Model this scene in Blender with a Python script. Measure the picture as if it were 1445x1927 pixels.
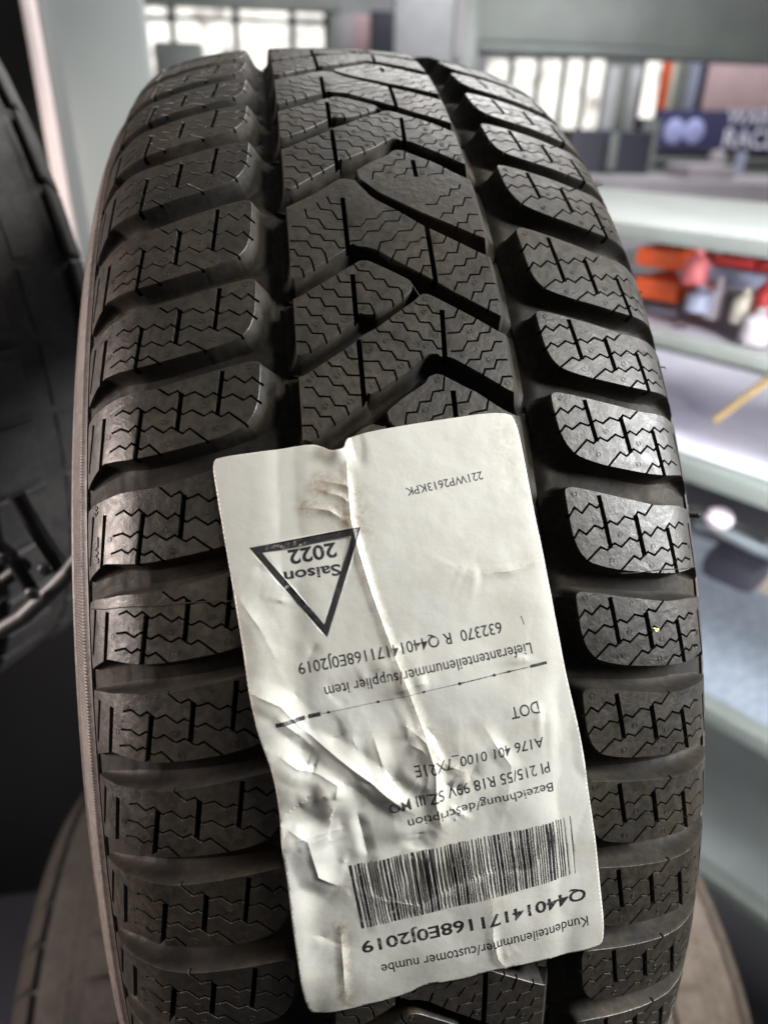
import bpy, bmesh, math, random
import numpy as np
from mathutils import Vector, Matrix
from mathutils.geometry import delaunay_2d_cdt

for o in list(bpy.data.objects): bpy.data.objects.remove(o)
S = bpy.context.scene
COL = S.collection
RND = random.Random(7)

# ---------------------------------------------------------------- camera
CAM = np.array([-0.04326, -0.4584, 0.31798])
CM = np.array([[0.987633, -0.155373, 0.020983], [-0.056791, -0.479269, -0.875829], [0.146136, 0.863806, -0.482166]])
FPX = 1363.54
cd = bpy.data.cameras.new('camera'); cam = bpy.data.objects.new('camera', cd); COL.objects.link(cam)
m4 = Matrix.Identity(4)
for i in range(3):
    m4[i][0] = CM[0][i]; m4[i][1] = -CM[1][i]; m4[i][2] = -CM[2][i]; m4[i][3] = CAM[i]
cam.matrix_world = m4
cd.sensor_fit = 'VERTICAL'; cd.sensor_height = 36.0; cd.lens = FPX / 1927 * 36.0
cd.clip_start = 0.01; cd.clip_end = 100
cd.dof.use_dof = True; cd.dof.focus_distance = 0.234; cd.dof.aperture_fstop = cd.lens / 3.7
S.camera = cam

# ---------------------------------------------------------------- world and lamps
w = bpy.data.worlds.new('World'); S.world = w; w.use_nodes = True
bg = w.node_tree.nodes['Background']; bg.inputs[0].default_value = (0.95, 0.97, 1.0, 1); bg.inputs[1].default_value = 0.06
S.view_settings.view_transform = 'Standard'; S.view_settings.look = 'None'; S.view_settings.exposure = 0.0; S.view_settings.gamma = 1

def area(name, loc, target, sx, sy, power, color, spread=180):
    l = bpy.data.lights.new(name, 'AREA'); l.spread = math.radians(spread); l.shape = 'RECTANGLE'; l.size = sx; l.size_y = sy; l.energy = power; l.color = color
    o = bpy.data.objects.new(name, l); COL.objects.link(o); o.location = loc
    o.rotation_euler = (Vector(target) - Vector(loc)).to_track_quat('-Z', 'Y').to_euler()
    return o
area('ceiling_light', (0.92, -0.52, 1.15), (0, -0.25, 0.2), 0.3, 0.35, 18, (1.0, 0.985, 0.94))
area('window_light', (1.45, -0.48, 0.74), (0.03, -0.25, 0.2), 0.45, 0.5, 62, (0.97, 0.985, 1.0))
area('back_window_light', (0.6, 1.5, 1.4), (0, -0.1, 0.2), 1.0, 0.5, 13, (1.0, 0.98, 0.95))
area('side_light', (-1.0, -0.14, 0.26), (-0.11, -0.22, 0.14), 0.25, 0.4, 18, (1.0, 0.85, 0.79))
area('shop_fill', (1.6, 2.3, 2.1), (1.4, 2.6, 0.0), 1.6, 1.2, 60, (1.0, 0.99, 1.0))  # added fill lamp, brightens the shop interior at the back right
area('rack_fill_low', (0.52, -0.60, 0.12), (0.85, 0.4, -0.2), 0.3, 0.3, 4.5, (1.0, 0.98, 1.0), 80)  # added fill, lifts the boards under the rack shelves
area('rack_fill', (0.55, -0.55, 0.75), (0.72, 0.5, -0.05), 0.4, 0.3, 9, (0.97, 0.98, 1.0), 70)  # added fill, narrow spread to brighten the boxes on the rack

# ---------------------------------------------------------------- materials
def nt(name):
    m = bpy.data.materials.new(name); m.use_nodes = True; t = m.node_tree; t.nodes.clear()
    out = t.nodes.new('ShaderNodeOutputMaterial'); b = t.nodes.new('ShaderNodeBsdfPrincipled'); t.links.new(b.outputs[0], out.inputs[0])
    return m, t, b
def noise(t, scale, detail=4, rough=0.6, dist=0.0):
    tc = t.nodes.new('ShaderNodeTexCoord'); n = t.nodes.new('ShaderNodeTexNoise')
    n.inputs['Scale'].default_value = scale; n.inputs['Detail'].default_value = detail; n.inputs['Roughness'].default_value = rough; n.inputs['Distortion'].default_value = dist
    t.links.new(tc.outputs['Object'], n.inputs['Vector']); return n
def ramp(t, src, pts):
    r = t.nodes.new('ShaderNodeValToRGB'); e = r.color_ramp.elements
    while len(e) < len(pts): e.new(0.5)
    for el, (p, c) in zip(e, pts):
        el.position = p; el.color = (c[0], c[1], c[2], 1) if hasattr(c, '__len__') else (c, c, c, 1)
    t.links.new(src, r.inputs[0]); return r
def bump(t, b, src, strength, dist=0.0005):
    n = t.nodes.new('ShaderNodeBump'); n.inputs['Strength'].default_value = strength; n.inputs['Distance'].default_value = dist
    t.links.new(src, n.inputs['Height']); t.links.new(n.outputs[0], b.inputs['Normal']); return n
def mixc(t, fac, a, c, mode='MIX'):
    m = t.nodes.new('ShaderNodeMix'); m.data_type = 'RGBA'; m.blend_type = mode
    if isinstance(fac, float): m.inputs[0].default_value = fac
    else: t.links.new(fac, m.inputs[0])
    for i, v in ((6, a), (7, c)):
        if isinstance(v, tuple): m.inputs[i].default_value = (v[0], v[1], v[2], 1)
        else: t.links.new(v, m.inputs[i])
    return m.outputs[2]
def simple(name, col, rough=0.5, metal=0.0, spec=0.5, var=0.12, scale=9.0):
    m, t, b = nt(name)
    n = noise(t, scale)
    r = ramp(t, n.outputs[0], [(0.3, tuple(c * (1 - var) for c in col)), (0.7, tuple(min(1, c * (1 + var)) for c in col))])
    t.links.new(r.outputs[0], b.inputs['Base Color']); b.inputs['Roughness'].default_value = rough; b.inputs['Metallic'].default_value = metal
    b.inputs['Specular IOR Level'].default_value = spec
    return m
def glow(name, col, st):
    m = bpy.data.materials.new(name); m.use_nodes = True; t = m.node_tree; t.nodes.clear()
    out = t.nodes.new('ShaderNodeOutputMaterial'); e = t.nodes.new('ShaderNodeEmission'); t.links.new(e.outputs[0], out.inputs[0])
    n = noise(t, 7, 3, 0.6, 0.8); r = ramp(t, n.outputs[0], [(0.34, (.30, .27, .24)), (0.46, tuple(c * .75 for c in col)), (0.6, col)])
    t.links.new(r.outputs[0], e.inputs[0]); e.inputs[1].default_value = st; return m

def rubber(name, base, dust, dust_lo, dust_hi, r0, r1, bmp=0.35, spec=0.42):
    m, t, b = nt(name)
    n1 = noise(t, 38, 6, 0.65, 0.4); n2 = noise(t, 420, 5, 0.6); n3 = noise(t, 1900, 3, 0.6); n4 = noise(t, 130, 8, 0.75, 1.2)
    d = ramp(t, n1.outputs[0], [(dust_lo, 0), (dust_hi, 1)])
    c = mixc(t, d.outputs[0], base, dust)
    fl = ramp(t, n2.outputs[0], [(0.32, 0.62), (0.7, 1.38)])
    c = mixc(t, 1.0, c, fl.outputs[0], 'MULTIPLY')
    sp = ramp(t, n3.outputs[0], [(0.715, 0), (0.77, 1)])          # specks of pale dust
    c = mixc(t, sp.outputs[0], c, tuple(min(1, x * 3.2) for x in dust))
    t.links.new(c, b.inputs['Base Color'])
    rr = ramp(t, n4.outputs[0], [(0.32, r0), (0.68, r1)]); t.links.new(rr.outputs[0], b.inputs['Roughness'])
    b.inputs['Specular IOR Level'].default_value = spec
    ad = t.nodes.new('ShaderNodeMath'); ad.operation = 'ADD'; t.links.new(n2.outputs[0], ad.inputs[0]); t.links.new(n4.outputs[0], ad.inputs[1])
    bump(t, b, ad.outputs[0], bmp, 0.0004)
    return m
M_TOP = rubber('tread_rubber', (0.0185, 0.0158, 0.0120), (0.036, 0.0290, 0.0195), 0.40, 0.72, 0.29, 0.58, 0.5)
M_GRV = rubber('groove_rubber_shaded', (0.0105, 0.0090, 0.0070), (0.040, 0.031, 0.019), 0.42, 0.80, 0.62, 0.85, 0.2, 0.25)  # base darker than the tread to deepen groove shade; brown dust on top
M_SIDE = rubber('sidewall_rubber', (0.060, 0.048, 0.042), (0.10, 0.082, 0.070), 0.38, 0.7, 0.45, 0.65)
M_FAR = rubber('neighbour_rubber', (0.030, 0.0285, 0.028), (0.055, 0.050, 0.047), 0.4, 0.7, 0.5, 0.7)
M_DUST2 = rubber('brown_rubber', (0.017, 0.014, 0.0115), (0.034, 0.028, 0.022), 0.35, 0.65, 0.7, 0.85)
M_DUSTY = rubber('dusty_rubber', (0.17, 0.135, 0.108), (0.26, 0.21, 0.17), 0.35, 0.65, 0.7, 0.85)

def paper():
    m, t, b = nt('label_paper')
    a = noise(t, 30, 5, 0.6, 0.6); c = noise(t, 900, 4, 0.7); d = noise(t, 260, 8, 0.8, 0.5); e = noise(t, 55, 3, 0.5)
    c1 = ramp(t, a.outputs[0], [(0.3, (0.445, 0.43, 0.375)), (0.62, (0.535, 0.525, 0.478))])
    s1 = ramp(t, c.outputs[0], [(0.70, 0), (0.80, 0.5)])
    col = mixc(t, s1.outputs[0], c1.outputs[0], (0.16, 0.13, 0.09))
    s2 = ramp(t, d.outputs[0], [(0.655, 0), (0.72, 0.75)])
    gate = ramp(t, e.outputs[0], [(0.45, 0), (0.62, 1)])
    mm = t.nodes.new('ShaderNodeMath'); mm.operation = 'MULTIPLY'; t.links.new(s2.outputs[0], mm.inputs[0]); t.links.new(gate.outputs[0], mm.inputs[1])
    col = mixc(t, mm.outputs[0], col, (0.22, 0.17, 0.11))
    # dirt rubbed into the folds: vertex attribute carries where the paper is creased
    at = t.nodes.new('ShaderNodeAttribute'); at.attribute_name = 'crease_dirt'
    g2 = ramp(t, d.outputs[0], [(0.40, 0.05), (0.62, 1)])
    m2 = t.nodes.new('ShaderNodeMath'); m2.operation = 'MULTIPLY'; t.links.new(at.outputs['Fac'], m2.inputs[0]); t.links.new(g2.outputs[0], m2.inputs[1])
    col = mixc(t, m2.outputs[0], col, (0.20, 0.145, 0.085))
    t.links.new(col, b.inputs['Base Color'])
    b.inputs['Roughness'].default_value = 0.42
    fb = noise(t, 160, 5, 0.6); bump(t, b, fb.outputs[0], 0.25, 0.0006)
    return m, c1
M_PAPER, _ = paper()
def inkmat():
    m, t, b = nt('printed_ink')
    d = noise(t, 330, 8, 0.8, 0.6); e = noise(t, 42, 3, 0.5)
    s2 = ramp(t, d.outputs[0], [(0.56, 0), (0.66, 1)]); gate = ramp(t, e.outputs[0], [(0.42, 0.1), (0.66, 1)])
    mm = t.nodes.new('ShaderNodeMath'); mm.operation = 'MULTIPLY'; t.links.new(s2.outputs[0], mm.inputs[0]); t.links.new(gate.outputs[0], mm.inputs[1])
    col = mixc(t, mm.outputs[0], (0.016, 0.016, 0.017), (0.6, 0.58, 0.52))
    t.links.new(col, b.inputs['Base Color']); b.inputs['Roughness'].default_value = 0.5
    return m
M_INK = inkmat()

# ---------------------------------------------------------------- helpers
def tag(o, label=None, cat=None, group=None, kind=None):
    if label: o['label'] = label
    if cat: o['category'] = cat
    if group: o['group'] = group
    if kind: o['kind'] = kind
    return o
def empty(name, loc=(0, 0, 0), rot=(0, 0, 0)):
    o = bpy.data.objects.new(name, None); COL.objects.link(o); o.location = loc; o.rotation_euler = rot; o.empty_display_size = 0.05; return o
def link(name, me, parent=None):
    o = bpy.data.objects.new(name, me); COL.objects.link(o)
    if parent is not None: o.parent = parent
    return o
def mesh(name, V, F, mats, mi=None, smooth=True, sharp=38):
    me = bpy.data.meshes.new(name); me.from_pydata([tuple(v) for v in V], [], [tuple(f) for f in F])
    for m in mats: me.materials.append(m)
    if mi is not None: me.polygons.foreach_set('material_index', mi)
    me.polygons.foreach_set('use_smooth', [smooth] * len(me.polygons))
    me.update()
    if smooth and sharp: me.set_sharp_from_angle(angle=math.radians(sharp))
    return me
class MB:
    """collects bevelled boxes, tubes and lathes in metres and links them as one mesh"""
    def __init__(s): s.bm = bmesh.new()
    def box(s, c, d, bev=0.0, rz=0.0, ry=0.0, rx=0.0, seg=2):
        r = bmesh.ops.create_cube(s.bm, size=1)
        vs = r['verts']
        bmesh.ops.scale(s.bm, vec=d, verts=vs)
        if bev > 0:
            es = list({e for v in vs for e in v.link_edges})
            q = bmesh.ops.bevel(s.bm, geom=es, offset=bev, segments=seg, affect='EDGES', profile=0.6)
            vs = list({v for f in q['faces'] for v in f.verts} | {v for v in vs if v.is_valid})
        mt = Matrix.Translation(c) @ Matrix.Rotation(rz, 4, 'Z') @ Matrix.Rotation(ry, 4, 'Y') @ Matrix.Rotation(rx, 4, 'X')
        bmesh.ops.transform(s.bm, matrix=mt, verts=vs); return s
    def lathe(s, prof, c=(0, 0, 0), n=24, axis='Z'):
        rings = []
        for (r, h) in prof:
            rings.append([s.bm.verts.new(((r * math.cos(2 * math.pi * i / n)), (r * math.sin(2 * math.pi * i / n)), h)) for i in range(n)])
        for a, b in zip(rings[:-1], rings[1:]):
            for i in range(n): s.bm.faces.new((a[i], a[(i + 1) % n], b[(i + 1) % n], b[i]))
        s.bm.faces.new(rings[0][::-1]); s.bm.faces.new(rings[-1])
        R = Matrix.Identity(4)
        if axis == 'X': R = Matrix.Rotation(math.pi / 2, 4, 'Y')
        if axis == 'Y': R = Matrix.Rotation(math.pi / 2, 4, 'X')
        bmesh.ops.transform(s.bm, matrix=Matrix.Translation(c) @ R, verts=[v for q in rings for v in q]); return s
    def tube(s, a, b, r, n=12):
        a = Vector(a); b = Vector(b); q = (b - a).to_track_quat('Z', 'Y').to_matrix().to_4x4(); L = (b - a).length
        rings = [[s.bm.verts.new((r * math.cos(2 * math.pi * i / n), r * math.sin(2 * math.pi * i / n), h)) for i in range(n)] for h in (0, L)]
        for i in range(n): s.bm.faces.new((rings[0][i], rings[0][(i + 1) % n], rings[1][(i + 1) % n], rings[1][i]))
        s.bm.faces.new(rings[0][::-1]); s.bm.faces.new(rings[1])
        bmesh.ops.transform(s.bm, matrix=Matrix.Translation(a) @ q, verts=[v for x in rings for v in x]); return s
    def build(s, name, mat, parent=None, loc=None):
        bmesh.ops.recalc_face_normals(s.bm, faces=s.bm.faces[:])
        me = bpy.data.meshes.new(name); s.bm.to_mesh(me); s.bm.free(); me.materials.append(mat)
        me.polygons.foreach_set('use_smooth', [True] * len(me.polygons)); me.set_sharp_from_angle(angle=math.radians(35))
        o = link(name, me, parent)
        return o

# ---------------------------------------------------------------- tyre profile
R0 = 347.0; C2 = 4.4557; C4 = 4.5665
LT = [(85,10.8),(90,13.9),(95,18.3),(99,23.5),(102,28.5),(104,33),(106,33.6),(110,41),(113,50),(115.5,62),(116,74),(115,88),(110,102),(102,114),(95,119),(90,118.5)]
RT = [(85,10.8),(90,13.9),(95,18.3),(99,23.5),(102,28.5),(104,33),(105.2,33.6),(108,41),(110,51),(111.5,63),(112,74),(111,88),(107,102),(101,114),(95,119),(90,118.5)]
def build_profile():
    def side(Tb):
        v = np.arange(0, 85.01, 0.5); pts = [(a, C2*(a/80)**2 + C4*(a/80)**4) for a in v]
        s = list(v); acc = 85.0; prev = Tb[0]
        for q in Tb[1:]:
            L = math.hypot(q[0]-prev[0], q[1]-prev[1]); n = max(2, int(L/0.5))
            for i in range(1, n+1):
                f = i/n; pts.append((prev[0]+(q[0]-prev[0])*f, prev[1]+(q[1]-prev[1])*f)); s.append(acc+L*f)
            acc += L; prev = q
        s = np.array(s); P = np.array(pts); sg = np.arange(0, acc, 0.25)
        x = np.interp(sg, s, P[:,0]); d = np.interp(sg, s, P[:,1])
        k = np.hanning(19); k /= k.sum()                              # round the corners between control points
        def sm(y):
            yy = np.convolve(np.pad(y, 9, mode='reflect', reflect_type='odd'), k, 'valid'); return yy
        return sg, sm(x), sm(d)
    sl, xl, dl = side(LT); sr, xr_, dr = side(RT)
    s = np.concatenate([-sl[:0:-1], sr]); x = np.concatenate([-xl[:0:-1], xr_]); d = np.concatenate([dl[:0:-1], dr])
    r = R0 - d; tx = np.gradient(x, s); tr_ = np.gradient(r, s); L = np.hypot(tx, tr_)
    return s, x, r, -tr_/L, tx/L
PS, PX, PR_, PNX, PNR = build_profile()
SMIN, SMAX = PS[0]+0.3, PS[-1]-0.3
def surf(u, s, h):
    """u: mm along the tread, s: mm across it, h: mm above the tread surface -> metres"""
    u = np.asarray(u, float); s = np.asarray(s, float); h = np.asarray(h, float)
    x = np.interp(s, PS, PX) + h*np.interp(s, PS, PNX); r = np.interp(s, PS, PR_) + h*np.interp(s, PS, PNR)
    ph = u / R0
    return np.stack([x, -r*np.sin(ph), r*np.cos(ph)], -1) * 0.001
def depth(s):
    a = np.abs(s); return np.interp(a, [0, 80, 96, 108, 114.5], [8.4, 8.4, 6.4, 3.0, 0.9])

PLr = [0.35035, 0.4279, 0.51742, 0.6293, 0.72098, 0.80614, 0.90442, 0.99229, 1.07801, 1.16152, 1.24903, 1.33912]
PRr = [0.29391, 0.37907, 0.46774, 0.55333, 0.67184, 0.76209, 0.84627, 0.94704, 1.03402, 1.12034, 1.20121, 1.28914, 1.379]
K0, K1 = -8, 16
def phases(p):
    a = math.radians(4.9); b = math.radians(5.0); q = list(p)
    q = [p[0] + a*(k) for k in range(K0, 0)] + q
    while len(q) < K1 - K0 + 1: q.append(q[-1] + b)
    return np.array(q)
PHL, PHR = phases(PLr), phases(PRr); KK = np.arange(K0, K1+1)
def ul(t): return np.interp(t, KK, PHL) * R0
def ur(t): return np.interp(t, KK, PHR) * R0

PAT = {"L3u":[[3.482,-33.07],[3.123,-16.07],[3.027,-13.61],[3.076,-11.35],[3.085,-8.62],[3.131,-5.02],[3.255,-0.28],[3.509,11.22],[3.577,14.2],[3.678,18.26],[3.899,29.11],[3.946,31.6]],"L3l":[[3.724,-32.84],[3.316,-13.55],[3.27,-11.37],[3.278,-8.47],[3.427,-0.91],[3.531,4.0],[3.588,4.81],[3.733,6.73],[3.711,7.7],[3.712,9.76],[3.881,17.92],[4.003,23.91],[4.205,32.32]],"L4u":[[4.413,-33.08],[4.259,-24.77],[4.021,-15.9],[3.922,-13.79],[3.944,-12.28],[3.947,-8.89],[3.944,-7.75],[3.768,0.63],[3.666,4.06],[3.603,4.8]],"L4l":[[4.657,-32.6],[4.498,-25.3],[4.373,-19.58],[4.291,-16.14],[4.205,-13.44],[4.112,-8.27],[3.971,-2.86],[3.872,1.31],[3.793,4.77],[3.733,6.73]],"L5u":[[5.332,-32.13],[5.287,-29.88],[4.992,-15.68],[4.874,-13.64],[4.898,-12.59],[4.85,-9.9],[4.636,0.29],[4.484,5.08],[4.448,7.2],[4.447,9.87],[4.482,10.73],[4.491,14.07],[4.586,18.44],[4.698,23.42],[4.822,28.71],[4.883,31.19]],"L5l":[[5.401,-23.39],[5.229,-15.75],[5.083,-8.03],[4.95,-2.53],[4.797,4.67],[4.717,6.26],[4.689,8.68],[4.708,10.6],[4.877,18.65],[4.908,20.55],[5.005,24.22],[5.099,28.52],[5.167,32.65]],"R2u":[[2.238,-8.55],[2.4,-1.14],[2.532,5.75],[2.659,12.62],[2.941,31.78]],"R2l":[[2.327,-10.79],[2.472,-4.28],[2.643,4.07],[2.8,10.9],[3.194,32.2]],"edgeL":[[2.978,-33.81],[3.445,-34.7],[3.724,-32.84],[4.381,-34.61],[4.657,-32.6],[5.303,-34.28]],"edgeR":[[2.941,31.78],[3.194,32.2],[3.751,32.35],[3.909,33.73],[4.247,32.98],[4.859,33.04],[5.167,32.65]],"slits":{"CL4":[[3.457,-14.48],[4.064,-14.92]],"CL5":[[4.262,-14.77],[5.008,-14.94]],"CL3":[[2.475,-14.6],[3.183,-15.01]],"CR3":[[2.74,13.11],[3.564,12.82]],"CR4":[[3.918,13.33],[4.493,12.07]],"CR5":[[4.896,13.25],[5.164,13.16]]},"sip":{"s0":[[2.811,-32.7],[2.824,-28.31],[2.904,-26.69],[2.922,-23.57],[2.99,-22.45],[2.996,-19.09],[3.095,-17.75],[3.099,-15.85]],"s1":[[2.98,-33.67],[2.988,-28.3],[3.08,-26.9],[3.096,-23.74],[3.158,-22.73],[3.295,-22.12]],"s2":[[3.091,-34.03],[3.097,-32.59],[3.186,-31.47],[3.198,-28.04],[3.252,-27.29],[3.403,-26.58]],"s3":[[3.32,-34.46],[3.324,-31.47],[3.374,-30.57],[3.471,-30.06]],"sA":[[2.607,-27.89],[2.718,-27.29],[2.736,-23.62],[2.857,-21.76],[2.869,-17.71],[2.875,-15.73]],"sB":[[2.527,-23.6],[2.613,-22.5],[2.63,-18.78],[2.741,-17.28],[2.748,-15.05]],"sC":[[2.458,-19.89],[2.545,-18.88],[2.553,-15.11]],"a4":[[3.441,-19.71],[3.544,-18.83],[3.553,-15.71]],"b4":[[3.563,-25.16],[3.629,-24.04],[3.635,-20.93],[3.729,-19.76],[3.737,-15.66]],"c4":[[3.66,-29.76],[3.723,-28.78],[3.732,-25.56],[3.835,-24.4],[3.84,-20.9],[3.938,-19.75],[3.95,-15.7]],"d4":[[3.83,-33.06],[3.838,-30.28],[3.938,-28.97],[3.943,-25.78],[4.045,-24.34],[4.058,-21.03],[4.157,-20.3]],"e4":[[4.04,-33.75],[4.049,-30.45],[4.153,-29.14],[4.167,-25.73],[4.271,-24.81]],"f4":[[4.242,-34.35],[4.257,-31.18],[4.311,-30.33],[4.388,-29.91]],"g4":[[3.815,-13.61],[3.822,-9.93],[3.885,-9.13],[3.969,-8.69]],"h4":[[3.552,-13.84],[3.559,-11.69],[3.652,-10.54],[3.668,-7.43],[3.77,-6.03],[3.781,-2.61],[3.853,-2.34]],"i4":[[3.321,-13.58],[3.403,-12.37],[3.417,-8.92],[3.515,-7.5],[3.522,-4.32],[3.618,-3.2],[3.631,0.1],[3.675,0.95],[3.752,0.96]],"a5":[[4.373,-19.58],[4.467,-18.52],[4.484,-17.44],[4.487,-15.36]],"b5":[[4.498,-24.99],[4.557,-24.01],[4.569,-21.01],[4.67,-19.34],[4.682,-15.38]],"c5":[[4.604,-29.5],[4.668,-28.52],[4.678,-25.23],[4.778,-23.87],[4.788,-20.89],[4.894,-19.25],[4.905,-15.79]],"d5":[[4.786,-32.69],[4.792,-30.19],[4.894,-28.52],[4.906,-25.26],[5.005,-23.91],[5.015,-20.8],[5.086,-20.05]],"e5":[[5.009,-33.33],[5.018,-30.03],[5.103,-28.67],[5.111,-25.43],[5.181,-24.42]],"f5":[[5.179,-33.89],[5.184,-31.19],[5.234,-30.07],[5.297,-29.66]],"g5":[[4.708,-13.85],[4.716,-10.82],[4.856,-9.61]],"h5":[[4.516,-13.82],[4.522,-9.31],[4.627,-7.99],[4.637,-4.62],[4.727,-4.08]],"i5":[[4.288,-13.54],[4.296,-9.32],[4.395,-7.97],[4.411,-4.75],[4.511,-3.42],[4.533,0.12],[4.612,0.45]],"j5":[[4.117,-8.85],[4.167,-8.15],[4.173,-4.77],[4.264,-3.64],[4.296,-0.43],[4.404,0.87],[4.417,4.47],[4.5,4.85]],"k5":[[3.994,-4.21],[4.048,-3.67],[4.059,0.0],[4.159,1.1],[4.178,4.47],[4.278,5.63],[4.29,8.77],[4.388,10.09],[4.393,12.26]],"l5":[[3.892,0.16],[3.945,0.97],[3.952,4.27],[4.056,5.48],[4.064,8.78],[4.17,9.98],[4.18,12.27]],"m5":[[3.819,4.78],[3.846,5.99],[3.853,8.89],[3.944,10.13],[3.955,12.28]],"n5":[[4.015,13.94],[3.998,17.1],[3.886,18.94]],"o5":[[4.2,14.23],[4.19,18.08],[4.089,19.97],[4.081,23.12],[4.015,24.31]],"p5":[[4.425,14.5],[4.417,18.08],[4.304,20.25],[4.295,23.56],[4.201,24.83],[4.187,28.03],[4.127,28.76]],"q5":[[4.592,18.58],[4.527,20.02],[4.526,23.44],[4.431,24.53],[4.419,27.69],[4.308,29.41],[4.307,31.69]],"r5":[[4.705,23.9],[4.644,24.66],[4.638,27.77],[4.532,29.1],[4.53,32.42]],"u5":[[4.822,29.05],[4.737,30.11],[4.731,32.91]],"t6":[[3.042,14.35],[3.028,17.81],[2.938,19.4]],"u6":[[3.284,14.16],[3.274,16.8],[3.17,18.52],[3.163,21.94],[3.01,23.5]],"v6":[[3.465,14.41],[3.452,18.39],[3.346,20.27],[3.341,23.67],[3.244,24.94],[3.234,28.1],[3.128,29.3]],"w6":[[3.666,18.6],[3.562,20.15],[3.557,23.51],[3.46,25.07],[3.454,28.33],[3.353,29.65],[3.353,31.99]],"x6":[[3.776,23.96],[3.686,25.16],[3.679,28.09],[3.569,29.74],[3.568,32.84]],"y6":[[3.893,29.13],[3.783,30.31],[3.771,33.29]],"aa":[[2.837,-13.5],[2.833,-9.73],[2.745,-7.49],[2.741,-4.05],[2.649,-1.34],[2.635,3.36],[2.534,5.42]],"bb":[[3.007,-13.75],[2.994,-10.37],[2.892,-7.72],[2.888,-3.93],[2.773,-1.15],[2.765,3.49],[2.619,6.16]],"cc":[[3.134,-4.89],[3.027,-3.77],[2.997,0.1],[2.893,2.86],[2.879,7.52],[2.757,10.48]],"dd":[[3.24,-0.45],[3.135,1.07],[3.13,4.1],[3.027,6.4],[3.011,9.14],[2.97,10.49],[2.961,13.23]],"ee":[[3.335,3.88],[3.247,4.83],[3.234,8.64],[3.137,9.81],[3.136,12.55]],"ff":[[3.452,8.18],[3.349,9.5],[3.346,12.53]],"ab":[[4.733,11.01],[4.881,10.15],[4.896,6.81],[5.0,5.65],[5.007,2.37],[5.101,1.06],[5.107,-2.18],[5.214,-3.02]],"ac":[[5.042,12.37],[5.042,10.4],[5.129,9.07],[5.151,6.06],[5.194,5.09]],"ad":[[5.028,14.41],[5.016,17.62],[4.901,19.06]],"ae":[[5.137,17.6],[5.119,19.68],[5.101,23.27],[5.01,24.19]]},"SH":{"outline":[[4.434,-48.22],[4.454,-45.92],[4.514,-45.68],[4.787,-46.39],[4.893,-46.86],[5.031,-48.37],[5.14,-51.2],[5.2,-56.18],[5.25,-62.47],[5.312,-75.81],[5.329,-84.7],[5.29,-96.01],[5.282,-98.65],[5.313,-102.04],[5.398,-109.79],"|",[4.673,-114.32],[4.662,-108.09],[4.647,-103.48],[4.643,-97.12],[4.623,-90.65],[4.628,-83.46],[4.624,-77.89],[4.538,-63.53]],"sip":[[[4.816,-92.41],[4.788,-89.17],[4.851,-86.23],[4.803,-83.64],[4.877,-81.09],[4.834,-78.3],[4.92,-75.14],[4.876,-72.85],[4.963,-69.52],[4.927,-66.82],[5.007,-63.32],[4.969,-60.85],[5.032,-58.05],[4.997,-55.81],[5.131,-50.73]],[[4.613,-77.55],[4.722,-73.91],[4.686,-71.17],[4.758,-68.94],[4.726,-65.78],[4.801,-62.7],[4.762,-60.22],[4.832,-57.17],[4.799,-54.48],[4.876,-51.25],[4.831,-48.98],[4.906,-46.96]],[[4.608,-57.39],[4.642,-56.09],[4.597,-53.58],[4.684,-50.57],[4.627,-48.27],[4.706,-46.15]],[[5.008,-93.84],[4.998,-89.76],[5.05,-86.84],[5.005,-84.38],[5.079,-81.61],[5.037,-79.07],[5.118,-75.7],[5.076,-73.19],[5.151,-69.89],[5.111,-67.64],[5.255,-62.27]],[[5.188,-94.94],[5.163,-90.37],[5.21,-88.05],[5.169,-85.71],[5.247,-82.6],[5.213,-80.07],[5.313,-76.95],[5.335,-75.62]]],"slit":[[[4.531,-57.32],[5.007,-59.35]],[[4.726,-70.05],[5.108,-71.65]],[[4.854,-82.48],[5.324,-84.62]],[[4.796,-98.09],[5.365,-101.13]],[[4.764,-106.58],[5.263,-111.05]]]},"pips_rib":[[4.388,-17.68],[4.402,-11.74],[4.671,-22.36],[4.697,-30.47],[5.006,-26.73],[4.975,-19.13],[5.23,-32.21],[4.8,-11.85],[4.585,-2.34],[4.284,-6.17],[3.877,-12.09],[4.041,-27.53],[3.323,-10.52],[4.006,-18.67],[3.771,8.63],[3.938,7.38],[4.01,20.9],[4.179,21.51],[4.225,10.07],[3.394,10.66],[3.986,-1.19],[3.566,26.22],[4.761,8.76],[4.354,6.53],[4.474,18.2],[4.526,26.36],[4.811,31.34],[5.084,3.87],[5.105,15.75],[5.044,31.69]],"pips_sh":[[4.507,-48.78],[4.893,-63.45],[5.019,-75.64],[5.14,-59.29],[5.037,-95.66],[5.23,-74.2]]}
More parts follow.
